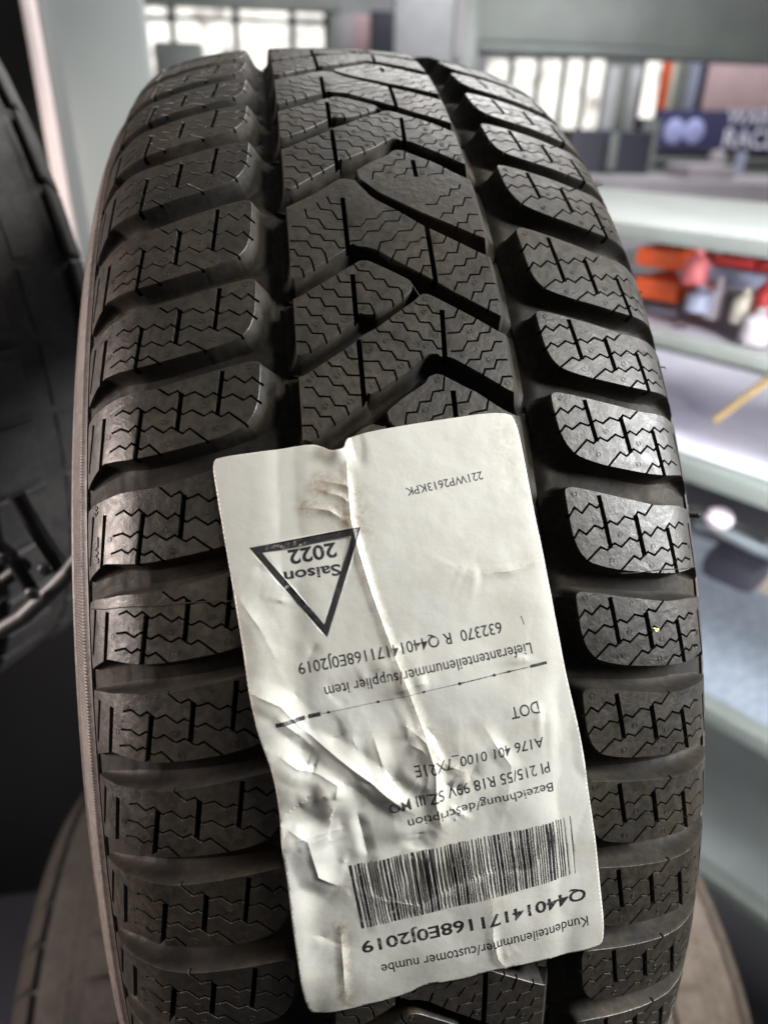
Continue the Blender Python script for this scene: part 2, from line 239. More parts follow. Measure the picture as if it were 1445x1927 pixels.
LAB = {"c":[[293.72,-61.81],[283.33,33.19],[461.93,54.33],[467.98,-42.47]],"texts":[["Kundenteilenummer/customer numbe",[[88.98,160.1],[23.7,161.07]],3.83],["Q44014171168E0J2019",[[89.3,150.26],[18.99,151.75]],4.17],["Bezeichnung/description",[[82.74,112.78],[37.99,114.49]],2.96],["PI 215/55 R18 99V SZ.III MO",[[82.49,106.26],[33.22,108.28]],3.48],["A176 401 0100_7X21E",[[81.73,98.35],[42.31,99.13]],3.3],["DOT",[[81.8,87.45],[73.07,87.85]],3.65],["Lieferantenteilenummer/supplier item",[[82.91,70.21],[20.97,72.31]],3.48],["632370  R Q44014171168E0J2019",[[75.03,62.71],[14.73,64.36]],3.48],["I",[[81.67,62.06],[81.23,62.14]],2.78],["221WP2613KPK",[[78.71,17.83],[54.48,19.37]],2.61],["Saison",[[33.09,38.27],[15.88,37.87]],3.3],["2022",[[31.29,31.92],[17.43,31.87]],4.35]],"tri":[[6.94,29.2],[39.5,28.56],[24.28,58.53]],"bar":[[19.27,125.54],[88.49,124.72],[88.06,144.17],[19.95,147.09]],"rule":[[6.28,80.33],[86.87,76.93]],"left":[[0.47,1.13],[0.48,11.52],[0.57,30.97],[0.9,49.9],[0.57,68.52],[1.19,81.1],[2.7,89.21],[3.61,97.3],[3.23,106.95],[2.47,113.43],[2.21,125.21],[0.8,146.45],[0.26,172.17]],"bot":[[3.16,176.1],[29.13,174.42],[36.06,171.07],[45.82,172.57],[55.2,171.14],[69.73,172.02],[91.32,173.43]],"right":[[94.27,171.33],[94.25,146.06],[94.06,125.84],[93.78,100.14],[92.31,80.22],[92.18,65.73],[92.28,52.91],[92.49,45.69],[92.35,33.46],[92.94,20.27],[93.68,4.95]],"top":[[91.95,-0.02],[65.05,0.12],[48.37,0.47],[42.05,1.15],[40.13,1.85],[39.13,4.55],[37.39,5.27],[34.84,5.17],[32.7,2.96],[29.63,1.41],[16.18,1.3],[3.69,0.63]],"cr":[[[39.91,2.15],[38.22,13.53],[36.93,26.27],[37.5,35.88],[39.05,48.68],[42.11,66.3],[45.04,80.85],[47.18,91.5],[50.64,99.37],[57.78,104.85]],[[1.05,70.15],[8.48,75.22],[13.2,83.03],[22.12,93.22],[28.67,99.99],[35.18,107.7],[40.51,113.69]],[[42.99,88.34],[46.92,93.05],[48.08,100.48],[46.82,111.65],[47.47,120.14]],[[5.47,88.84],[9.96,93.52],[15.58,96.06],[20.24,100.07],[18.74,104.64]],[[18.37,131.44],[27.44,138.56],[37.96,142.64],[48.14,138.59],[59.8,136.8],[72.91,139.11],[79.03,130.78]],[[24.72,20.16],[31.35,22.43],[36.03,26.91]],[[4.91,110.49],[9.55,114.54],[10.68,126.58],[15.99,131.87]],[[14.01,145.0],[13.15,156.2],[11.69,172.15]],[[90.96,47.06],[81.17,48.68],[71.31,47.85]],[[0.59,40.46],[6.24,52.36],[9.15,62.15]],[[64.09,90.77],[67.02,97.78],[70.81,105.08],[67.3,117.65]],[[32.19,87.92],[33.67,97.72],[34.42,107.55]],[[59.53,145.86],[58.1,158.89],[58.96,167.19],[62.58,174.55]],[[27.97,15.05],[35.18,18.73],[37.81,21.6]],[[29.93,12.94],[37.31,15.83],[39.17,18.59]]]}

def ccw(p):
    a = sum(p[i][0]*p[(i+1) % len(p)][1]-p[(i+1) % len(p)][0]*p[i][1] for i in range(len(p)))
    return list(p) if a > 0 else list(p)[::-1]
# ---------------------------------------------------------------- tread patches by constrained triangulation
def strip_quads(pl, w, cap=None):
    """thick polyline as convex quads"""
    out = []; hw = w/2; cap = hw*0.85 if cap is None else cap
    for (a, b) in zip(pl[:-1], pl[1:]):
        dx, dy = b[0]-a[0], b[1]-a[1]; L = math.hypot(dx, dy)
        if L < 1e-6: continue
        dx /= L; dy /= L; nx, ny = -dy*hw, dx*hw; ex, ey = dx*cap, dy*cap
        out.append([(a[0]-ex+nx, a[1]-ey+ny), (a[0]-ex-nx, a[1]-ey-ny), (b[0]+ex-nx, b[1]+ey-ny), (b[0]+ex+nx, b[1]+ey+ny)])
    return out
def chaikin(p, it=1, q=0.22, closed=False, keep=True):
    for _ in range(it):
        o = []
        n = len(p)
        rng = range(n) if closed else range(n-1)
        if not closed and keep: o.append(p[0])
        for i in rng:
            a, b = p[i], p[(i+1) % n]
            if not closed and i == 0: o.append((a[0]*q+b[0]*(1-q), a[1]*q+b[1]*(1-q))); continue
            if not closed and i == n-2: o.append((a[0]*(1-q)+b[0]*q, a[1]*(1-q)+b[1]*q)); continue
            o.append((a[0]*(1-q)+b[0]*q, a[1]*(1-q)+b[1]*q)); o.append((a[0]*q+b[0]*(1-q), a[1]*q+b[1]*(1-q)))
        if not closed and keep: o.append(p[-1])
        p = o
    return p
def resample(p, step, closed=True):
    o = []; n = len(p)
    for i in range(n if closed else n-1):
        a, b = p[i], p[(i+1) % n]; L = math.hypot(b[0]-a[0], b[1]-a[1]); k = max(1, int(math.ceil(L/step)))
        for j in range(k): o.append((a[0]+(b[0]-a[0])*j/k, a[1]+(b[1]-a[1])*j/k))
    if not closed: o.append(p[-1])
    return o
HS = [0, -0.20, -1.3, -3.2, -5.0, -6.5, -7.5, -8.0]
O_S = [0, 0.07, 0.08, 0.08, 0.08, 0.08, 0.08, 0.08]
def patch(solids, grooves, sipes, steiner, flare, slits=()):
    """returns list of (V(u,s,h), F, matidx) for every connected block"""
    verts = []; faces = []; kind = []
    def add(poly, k):
        poly = ccw(poly); i0 = len(verts); verts.extend(Vector((float(a), float(b))) for a, b in poly)
        faces.append(list(range(i0, i0+len(poly)))); kind.append(k)
    for p in solids: add(p, 0)
    for p in grooves: add(p, 1)
    for p in sipes: add(p, 2)
    for p in slits: add(p, 3)
    verts.extend(Vector((float(a), float(b))) for a, b in steiner)
    V, E, F, ov, oe, of = delaunay_2d_cdt(verts, [], faces, 1, 1e-4)
    tris = []; cls = []
    for f, og in zip(F, of):
        ks = {kind[i] for i in og}
        if 0 not in ks or 1 in ks: continue
        c = 3 if 3 in ks else (2 if 2 in ks else 0)
        f = list(f)
        for j in range(1, len(f)-1):
            a, b, d = f[0], f[j], f[j+1]
            ar = (V[b].x-V[a].x)*(V[d].y-V[a].y) - (V[b].y-V[a].y)*(V[d].x-V[a].x)
            if abs(ar) < 1e-7: continue
            tris.append((a, b, d) if ar > 0 else (a, d, b)); cls.append(c)
    em = {}
    for i, t in enumerate(tris):
        for j in range(3):
            a, b = t[j], t[(j+1) % 3]; em.setdefault((min(a, b), max(a, b)), []).append(i)
    par = list(range(len(tris)))
    def find(x):
        while par[x] != x: par[x] = par[par[x]]; x = par[x]
        return x
    for k, v in em.items():
        if len(v) == 2:
            a, b = find(v[0]), find(v[1])
            if a != b: par[a] = b
    comps = {}
    for i in range(len(tris)): comps.setdefault(find(i), []).append(i)
    res = []
    for root, ids in comps.items():
        tops = [i for i in ids if cls[i] == 0]
        if not tops: continue
        area_ = 0
        vm = {}; PV = []; FF = []; MI = []
        for i in tops:
            t = tris[i]
            area_ += 0.5*abs((V[t[1]].x-V[t[0]].x)*(V[t[2]].y-V[t[0]].y)-(V[t[1]].y-V[t[0]].y)*(V[t[2]].x-V[t[0]].x))
            for a in t:
                if a not in vm: vm[a] = len(PV); PV.append((V[a].x, V[a].y, 0.0))
            FF.append([vm[a] for a in t]); MI.append(0)
        if area_ < 4: continue
        be = []
        for i in tops:
            t = tris[i]
            for j in range(3):
                a, b = t[j], t[(j+1) % 3]; v = em[(min(a, b), max(a, b))]
                o = [q for q in v if q != i]
                if not o: be.append((a, b, 'G'))
                elif cls[o[0]] >= 2: be.append((a, b, 'S'))
        for i in ids:                                                # the mouth of a sipe: the groove wall closes it a little below the top
            if cls[i] == 0: continue
            t = tris[i]
            for j in range(3):
                a, b = t[j], t[(j+1) % 3]
                if len(em[(min(a, b), max(a, b))]) == 1: be.append((a, b, 'M' if cls[i] == 2 else 'N'))
        ng = {}; ns = {}
        for a, b, k in be:
            dx, dy = V[b].x-V[a].x, V[b].y-V[a].y; L = math.hypot(dx, dy)
            if L < 1e-9: continue
            n = (dy/L, -dx/L)
            for q in (a, b): (ng if k != 'S' else ns).setdefault(q, []).append(n)
        colm = {}
        def column(a):
            if a in colm: return colm[a]
            G = a in ng; lst = ng[a] if G else ns[a]
            sx = sum(q[0] for q in lst); sy = sum(q[1] for q in lst); L = math.hypot(sx, sy)
            if L < 0.2: nx, ny = lst[0]; sc = 1.0
            else: nx, ny = sx/L, sy/L; sc = min(1.35, len(lst)/L)
            offs = flare(V[a].x, V[a].y, nx, ny) if G else O_S
            dd = float(depth(V[a].y))/8.0
            c = []
            for hh, oo in zip(HS, offs):
                c.append(len(PV)); PV.append((V[a].x+nx*oo*sc*(dd if G else 1), V[a].y+ny*oo*sc*(dd if G else 1), hh*dd if hh < -0.3 else hh))
            colm[a] = c; return c
        for a, b, k in be:
            ca, cb = column(a), column(b)
            for r in range({'M': 2, 'N': 3}.get(k, 0), len(HS)-1):
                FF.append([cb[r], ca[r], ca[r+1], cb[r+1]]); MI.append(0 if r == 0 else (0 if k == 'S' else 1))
        res.append((PV, FF, MI, area_))
    return res
def patch_mesh(name, PV, FF, MI, disps=()):
    A = np.array(PV); P = surf(A[:,0], A[:,1], A[:,2])
    V = [tuple(p) for p in P]; F = [tuple(f) for f in FF]; MI = list(MI)
    for (u, s) in disps:                                             # vent pips moulded on the block, part of it
        n = 12; b0 = len(V)
        rings = [(1.0, -0.05), (0.98, 0.10), (0.80, 0.10), (0.76, -0.03), (0.60, -0.03), (0.55, 0.09)]
        for (rr, hh) in rings:
            an = np.arange(n)*2*math.pi/n
            V += [tuple(q) for q in surf(u+rr*np.cos(an), s+rr*np.sin(an), np.full(n, hh))]
        for k in range(len(rings)-1):
            for i in range(n):
                a, b = b0+k*n+i, b0+k*n+(i+1) % n; F.append((a, a+n, b+n, b)[::-1]); MI.append(0)
        F.append(tuple(b0+(len(rings)-1)*n+i for i in range(n))[::-1]); MI.append(0)
    me = bpy.data.meshes.new(name); me.from_pydata(V, [], F)
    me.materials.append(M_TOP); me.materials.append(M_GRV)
    me.polygons.foreach_set('material_index', MI); me.polygons.foreach_set('use_smooth', [True]*len(F))
    me.update(); me.set_sharp_from_angle(angle=math.radians(33))
    return me

TYRE = empty('tyre', (0, 0, 0))
tag(TYRE, 'black winter tyre with zigzag sipes and a crumpled white label stuck across its tread', 'tyre')

# rib in the middle ------------------------------------------------------------
def tile_t(t):
    return np.interp(t, [-9, -6, -3, 0, 6, 9, 12, 15, 18], [-9, -6, -3, 0, 6, 8, 11, 14, 17])
def rib():
    P = PAT
    def mp(pl, sh): return [(float(ul(float(tile_t(t+sh)))), v) for t, v in pl]
    L3u = [(3.43, -37), (3.4448, -34.6)] + P['L3u'] + [(3.985, 33.4), (4.02, 37)]
    L3l = [(3.735, -37)] + P['L3l'][:7] + P['L3l'][7:] + [(4.26, 37)]
    L4u = [(4.37, -37)] + [(4.385, -34.6)] + P['L4u']; L4l = [(4.67, -37)] + P['L4l']
    L5u = [(5.29, -37), (5.303, -34.4)] + P['L5u'] + [(4.915, 33.2), (4.93, 37)]
    L5l = [(5.62, -37)] + P['L5l'][:2] + [(5.2, -12.9), (5.235, -9.3), (5.15, -8.3)] + P['L5l'][2:] + [(5.20, 37)]
    R5 = [(5.06, -8.0), (5.18, -7.6), (5.3997, -1.14), (5.5324, 5.75), (5.6593, 12.62), (5.915, 30.2), (5.95, 33), (5.96, 37), (6.24, 37), (6.1938, 32.2), (5.8, 10.9), (5.6432, 4.07), (5.4718, -4.28), (5.24, -9.2), (5.12, -9.6)]
    grooves = []; sipes = []; slits = []; solids = []; pips = []
    pp = P['pips_rib']
    for n in range(-3, 4):
        sh = 3*(n)
        for a, b in ((L3u, L3l), (L4u, L4l), (L5u, L5l)):
            g = mp(chaikin(a, 1, .15) + chaikin(b, 1, .15)[::-1], sh); grooves.append(resample(g, 2.6))
        grooves.append(resample(mp(chaikin(R5, 1, .12, True), sh), 2.6))
        comp = (n == 1)
        for k, pl in P['slits'].items():
            slits += strip_quads(mp(pl, sh), 1.7, 0.3)
        for k, pl in P['sip'].items():
            q = mp(pl, sh); sipes += strip_quads(q, 0.66)
        for q in ('q5', 'r5', 'u5', 'p5'):
            sipes += strip_quads(mp([(t+1.13, v) for t, v in P['sip'][q]], sh), 0.66)
        pips += mp(pp, sh)
    u0, u1 = float(ul(-6.0)), float(ul(13.6))
    N = int((u1-u0)/2.5)
    left = [(u1-(u1-u0)*i/N, -34.0) for i in range(N+1)]; right = [(u0+(u1-u0)*i/N, 33.0) for i in range(N+1)]
    solids.append(left+right)
    st = [(u0+1+5*i + (j % 2)*2.5, -31+6*j) for i in range(int((u1-u0)/5)-1) for j in range(11)]
    def flare(u, v, nx, ny):
        base = [0, 0.14, 0.3, 0.6, 1.0, 1.6, 2.4, 3.6]
        if v > 31 and ny > 0.4:
            f = min(1, (ny-0.4)/0.5)
            big = [0, 0.25, 1.1, 2.4, 3.5, 4.5, 5.5, 6.8]
            return [a*(1-f)+b*f for a, b in zip(base, big)]
        return base
    blocks = patch(solids, grooves, sipes, st, flare, slits)
    A = [(b, np.array(b[0])) for b in blocks]
    for b, arr in A:
        top = arr[arr[:,2] == 0]
        bb = (top[:,0].min(), top[:,0].max(), top[:,1].min(), top[:,1].max())
        mine = []
        for (u, s) in pips:
            if not (bb[0] < u < bb[1] and bb[2] < s < bb[3]): continue
            d = np.hypot(top[:,0]-u, top[:,1]-s); 
            if d.min() < 6 and bb[0]+1 < u < bb[1]-1: mine.append((u, s))
        # keep a pip only on the block whose triangles hold it
        ok = []
        T = [f for f, m in zip(b[1], b[2]) if len(f) == 3]
        tr = arr[np.array(T)][:, :, :2]
        for (u, s) in mine:
            p = np.array((u, s)); a, bq, c = tr[:,0], tr[:,1], tr[:,2]
            def cr(o, q): return (q[:,0]-o[:,0])*(p[1]-o[:,1]) - (q[:,1]-o[:,1])*(p[0]-o[:,0])
            if np.any((cr(a, bq) >= 0) & (cr(bq, c) >= 0) & (cr(c, a) >= 0)): ok.append((u, s))
        link('centre_block', patch_mesh('centre_block', b[0], b[1], b[2], ok), TYRE)
    return blocks
RIB = rib()

# shoulder blocks --------------------------------------------------------------
def shoulder(k, side):
    """k: pitch number; side -1 left, +1 right (mirror image)"""
    um = ul if side < 0 else ur
    o = PAT['SH']['outline']; i = o.index('|'); bot = o[:i]; top = o[i+1:]
    ring = [(4.40, -60.0), ] if False else []
    poly = bot[:-1] + [(5.40, -109.8), (5.45, -113.2)] + [(4.675, -113.2)] + top[1:]
    sh = k-4
    poly = [(float(um(t+sh-0.0)), s) for t, s in poly]
    poly = chaikin(poly, 2, 0.2, True); poly = resample(poly, 2.2)
    if side > 0: poly = [(u, -s) for u, s in poly]
    def q(pl):
        r = [(float(um(t+sh)), s) for t, s in pl]
        return [(u, -s) for u, s in r] if side > 0 else r
    sip = []; slt = []
    for j, pl in enumerate(PAT['SH']['sip']): sip += strip_quads(q(pl), 0.74)
    for j, pl in enumerate(PAT['SH']['slit']): slt += strip_quads(q(pl), [1.65, 1.85, 1.8, 2.3, 2.1][j], 0.3)
    us = [p[0] for p in poly]; st = []
    ss = np.concatenate([np.arange(48, 84, 5), np.arange(85, 113, 2.2)])
    for a in np.arange(min(us), max(us), 5):
        for jj, s in enumerate(ss): st.append((a+(jj % 2)*2.5, side*s))
    def flare(u, v, nx, ny):
        f = max(0, (-ny*side))                         # 1 where the wall faces the main groove
        if nx < -0.2: f *= 0.45
        lat = [0, 0.12, 0.3, 0.55, 0.9, 1.5, 2.4, 3.8]; inn = [0, 0.2, 1.1, 2.1, 3.0, 3.7, 4.4, 5.3] if side < 0 else [0, 0.2, 0.6, 1.3, 2.0, 2.9, 4.0, 5.2]
        f = f**1.5
        return [a*(1-f)+b*f for a, b in zip(lat, inn)]
    bl = patch([poly], [], sip, st, flare, slt)
    # one block, its sipes leave it whole: join every piece
    V = []; F = []; MI = []
    for (pv, ff, mi, ar) in bl:
        n = len(V); V += pv; F += [[a+n for a in f] for f in ff]; MI += mi
    pips = q(PAT['pips_sh'])
    return V, F, MI, pips
first = {}
for side in (-1, 1):
    for k in range(-5, 15):
        V, F, MI, pips = shoulder(k, side)
        link('shoulder_block', patch_mesh('shoulder_block', V, F, MI, pips), TYRE)
        if k == 14: first[side] = TYRE.children[-1].data if TYRE.children else None

# carcass: the floor of the grooves --------------------------------------------
def lathe_u(name, smin, smax, ns, u0, u1, nu, hfun, mat, parent, closed=False):
    s = np.linspace(smin, smax, ns); u = np.linspace(u0, u1, nu+1)
    if closed: u = u[:-1]
    U, SS = np.meshgrid(u, s, indexing='ij'); H = hfun(U, SS)
    P = surf(U, SS, H).reshape(-1, 3); n = len(u); F = []
    for i in range(n if closed else n-1):
        j = (i+1) % n
        for k in range(ns-1): F.append((i*ns+k, i*ns+k+1, j*ns+k+1, j*ns+k))
    return link(name, mesh(name, P, F, [mat], smooth=True, sharp=50), parent)
CIRC = 2*math.pi*R0
def floor_h(U, s):
    tt = np.where(s < 0, np.interp(U, PHL*R0, KK), np.interp(U, PHR*R0, KK)); fr = (tt-0.28+0.5) % 1.0 - 0.5
    lat = np.exp(-(fr/0.17)**2)
    a = np.abs(s); reach = np.clip((a-36.5)/8, 0, 1); reach = reach*reach*(3-2*reach)
    vis = (U > PHL[2]*R0) & (U < PHL[-2]*R0)
    return -depth(s)+0.05 + 1.7*lat*reach*np.clip((100-a)/20, 0, 1)*vis - 1.6*(1-reach)*(a > 30)
ua, ub = float(ul(-5)), float(ul(14.5))
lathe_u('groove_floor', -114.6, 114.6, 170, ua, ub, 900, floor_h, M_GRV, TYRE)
lathe_u('groove_floor', -114.6, 114.6, 60, ub, ua+CIRC, 200, lambda U, s: -depth(s)+0.05, M_GRV, TYRE)
def teeth(U, s):
    a = np.abs(s)
    h = np.zeros_like(U)
    band = (a > 116.5) & (a < 127)
    tri = np.abs(((U/1.15 + a*0.10) % 1.0)*2-1)
    h = np.where(band, 0.28*tri, 0.0)
    h = np.where((a > 129) & (a < 130.2), -0.6, h)
    h = np.where((a > 133) & (a < 133.9), 0.5, h)
    return h
for sg in (-1, 1):
    lo, hi = (-(143.0), -114.6) if sg < 0 else (114.6, 143.0)
    n = 62
    lathe_u('serrated_band', lo, hi, n, float(ul(-5)), float(ul(14.5)), 2100, teeth, M_SIDE, TYRE)
    a, b = (SMIN, -142.9) if sg < 0 else (142.9, SMAX)
    lathe_u('sidewall', a, b, 40, 0, CIRC, 240, lambda U, s: 0*U, M_SIDE, TYRE, True)
    lo2, hi2 = (-143.0, -114.6) if sg < 0 else (114.6, 143.0)
    lathe_u('sidewall', lo2, hi2, 24, float(ul(14.5)), float(ul(-5))+CIRC, 200, lambda U, s: 0*U, M_SIDE, TYRE)

# the rest of the circumference carries the same blocks, turned about the axle
ph_end = float(ul(14.0))/R0; ph_start = float(ul(-5.0))/R0 + 2*math.pi
span = ph_start - ph_end
NREP = int(round(span/math.radians(5.0)))
for side in (-1, 1):
    V, F, MI, pips = shoulder(13, side); me = patch_mesh('shoulder_block', V, F, MI, ())
    for j in range(1, NREP-0):
        o = link('shoulder_block', me, TYRE); o.rotation_euler = (span/NREP*(j+1) if True else 0, 0, 0)
# centre blocks of one whole pattern period, repeated round the hidden side
u_a, u_b = float(ul(10.0)), float(ul(13.0))
rest = []
for b in RIB:
    c = np.array(b[0])[:, 0].mean()
    if u_a < c <= u_b: rest.append(patch_mesh('centre_block', b[0], b[1], b[2]))
NR = int(round(span/(math.radians(15.0))))
for j in range(1, NR):
    for me in rest:
        o = link('centre_block', me, TYRE); o.rotation_euler = (span/NR*j, 0, 0)

# seam line left by the mould across two shoulder blocks, and rubber whiskers
def ribbon(pts, w, h, name, mat, parent):
    V = []; F = []
    for i, (u, s) in enumerate(pts):
        V += [tuple(q) for q in surf([u-w/2, u, u+w/2], [s]*3, [0.02, h, 0.02])]
        if i: 
            b = (i-1)*3
            for j in (0, 1): F.append((b+j, b+j+1, b+j+4, b+j+3))
    return link(name, mesh(name, V, F, [mat]), parent)
us = math.radians(55.6)*R0
ribbon([(us+0.15*math.sin(s*.3), s) for s in np.arange(-112, -50, 1.0)], 0.35, 0.16, 'mould_seam', M_TOP, TYRE)
ribbon([(us+0.5+0.15*math.sin(s*.3), s) for s in np.arange(62, 112, 1.0)], 0.35, 0.16, 'mould_seam', M_TOP, TYRE)
def whisker(u, s, L, r, lean):
    a = surf(u, s, -0.3); b = surf(u+lean, s*1.0, L); b2 = surf(u+lean*1.6, s+ (0.4 if s > 0 else -.4), L*1.25)
    return MB().tube(a, b, r, 8).tube(b, b2, r*.9, 8).build('rubber_whisker', M_TOP, TYRE)
whisker(math.radians(52.3)*R0, 113, 3.0, 0.0010, 0.4)
for (u, s, L) in ((26.5, 99, 2.0), (36, 108, 1.2), (42.5, 104, 1.2), (60, 90, 1.0)):
    whisker(math.radians(u)*R0, s, L, 0.00022, 0.8)

# wear indicator letters and snowflake on the left shoulder
def text_tris(txt, bold=0.0):
    c = bpy.data.curves.new('t', 'FONT'); c.body = txt; c.resolution_u = 3; c.offset = bold
    o = bpy.data.objects.new('t', c); COL.objects.link(o); dg = bpy.context.evaluated_depsgraph_get()
    me = bpy.data.meshes.new_from_object(o.evaluated_get(dg)); V = np.array([v.co[:2] for v in me.vertices]) if len(me.vertices) else np.zeros((0, 2))
    F = [list(p.vertices) for p in me.polygons]
    bpy.data.objects.remove(o); bpy.data.curves.remove(c); bpy.data.meshes.remove(me)
    return V, F
def raised_text(txt, uc, sc, size, name):
    V, F = text_tris(txt, 0.02); V = V - (V.min(0)+V.max(0))/2
    V = V*size
    U = uc + V[:, 0]; Sx = sc + V[:, 1]
    P = surf(U, Sx, np.full(len(V), 0.35)); Q = surf(U, Sx, np.full(len(V), -0.1)); n = len(V)
    FF = [tuple(f) for f in F]; cnt = {}
    for f in F:
        for i in range(len(f)): cnt[(f[i], f[(i+1) % len(f)])] = 1
    for (a, b) in list(cnt):
        if (b, a) not in cnt: FF.append((b, a, a+n, b+n))
    return link(name, mesh(name, list(P)+list(Q), FF, [M_SIDE], smooth=False), TYRE)
raised_text('TWI', math.radians(52.4)*R0, -104.3, 4.6, 'wear_mark_letters')
V = []; F = []
uc, sc = math.radians(50.2)*R0, -104.3
for a in range(6):
    for r0_, r1_, da in ((0.0, 1.9, 0.0), (1.1, 1.9, 0.55), (1.1, 1.9, -0.55)):
        an = a*math.pi/3; x0, y0 = r0_*math.cos(an), r0_*math.sin(an); x1, y1 = x0+(r1_-r0_)*math.cos(an+da), y0+(r1_-r0_)*math.sin(an+da)
        nx, ny = -math.sin(an+da)*0.16, math.cos(an+da)*0.16; b = len(V)
        q = [(x0+nx, y0+ny), (x0-nx, y0-ny), (x1-nx, y1-ny), (x1+nx, y1+ny)]
        for hh in (0.35, -0.1): V += [tuple(surf(uc+x, sc+y, hh)) for x, y in q]
        F += [(b, b+1, b+2, b+3)] + [(b+i, b+4+i, b+4+(i+1) % 4, b+(i+1) % 4) for i in range(4)]
link('snowflake_mark', mesh('snowflake_mark', V, F, [M_SIDE], smooth=False), TYRE)

# ---------------------------------------------------------------- the paper label
LW, LH = 95.0, 176.0
LC = [np.array(c) for c in LAB['c']]
def lab_uv(a, b):
    x = a/LW; y = b/LH
    u = LC[0][0]*(1-x)*(1-y)+LC[1][0]*x*(1-y)+LC[2][0]*x*y+LC[3][0]*(1-x)*y
    s = LC[0][1]*(1-x)*(1-y)+LC[1][1]*x*(1-y)+LC[2][1]*x*y+LC[3][1]*(1-x)*y
    return u, s
def seg_dist(A, pl):
    best = np.full(len(A), 1e9); sgn = np.zeros(len(A)); tt = np.zeros(len(A)); n = len(pl)-1
    for i, (p, q) in enumerate(zip(pl[:-1], pl[1:])):
        p = np.array(p); q = np.array(q); d = q-p; L = (d@d)
        t = np.clip(((A-p)@d)/L, 0, 1); r = A-(p+t[:, None]*d); ds = np.hypot(r[:, 0], r[:, 1])
        sg = np.sign(d[0]*r[:, 1]-d[1]*r[:, 0]); m = ds < best
        best = np.where(m, ds, best); sgn = np.where(m, sg, sgn); tt = np.where(m, (i+t)/n, tt)
    return best, sgn, tt
#            amplitude, width, one-sided step, dirt
CRP = [(0.8, 1.4, 0.6, 0.55), (2.0, 3.2, 1.0, 0.12), (1.3, 2.2, 0.4, 0.2), (1.7, 3.6, 1.0, 0.0), (0.6, 1.6, 0.4, 0.15), (0.5, 1.0, 0.2, 0.9), (2.0, 4.2, 1.2, 0.0), (0.5, 1.2, 0.2, 0.9),
       (0.35, 1.4, 0.2, 0.3), (0.7, 3.2, 0.4, 0.2), (0.6, 2.2, 0.3, 0.1), (0.8, 2.6, 0.4, 0.0), (0.5, 1.6, 0.3, 0.4), (0.4, 0.9, 0.2, 0.9), (0.4, 0.9, 0.2, 0.9)]
_r = random.Random(21); FOLDS = []
for _k in range(46):
    if _k < 30: _x, _y = _r.uniform(4, 60), _r.uniform(64, 132)
    else: _x, _y = _r.uniform(6, 90), _r.uniform(5, 172)
    _a = _r.uniform(0, math.pi); _L = _r.uniform(4, 15) if _k < 30 else _r.uniform(3, 9)
    _p = [(_x+math.cos(_a)*_L*f+_r.uniform(-.5, .5), _y+math.sin(_a)*_L*f+_r.uniform(-.5, .5)) for f in (-.5, 0, .5)]
    FOLDS.append((_p, (_r.choice((-1, 1, 1))*(_r.uniform(.3, .95) if _k < 30 else _r.uniform(.12, .35)), _r.uniform(1.8, 4.2), _r.uniform(0, .5), 0.0)))
def vnoise(A, sc, seed):
    r = np.random.RandomState(seed); G = r.rand(64, 64)
    x = A[:, 0]/sc+7; y = A[:, 1]/sc+7; i = np.floor(x).astype(int); j = np.floor(y).astype(int); fx = x-i; fy = y-j
    fx = fx*fx*(3-2*fx); fy = fy*fy*(3-2*fy); g = lambda a, b: G[a % 64, b % 64]
    return (g(i, j)*(1-fx)+g(i+1, j)*fx)*(1-fy)+(g(i, j+1)*(1-fx)+g(i+1, j+1)*fx)*fy
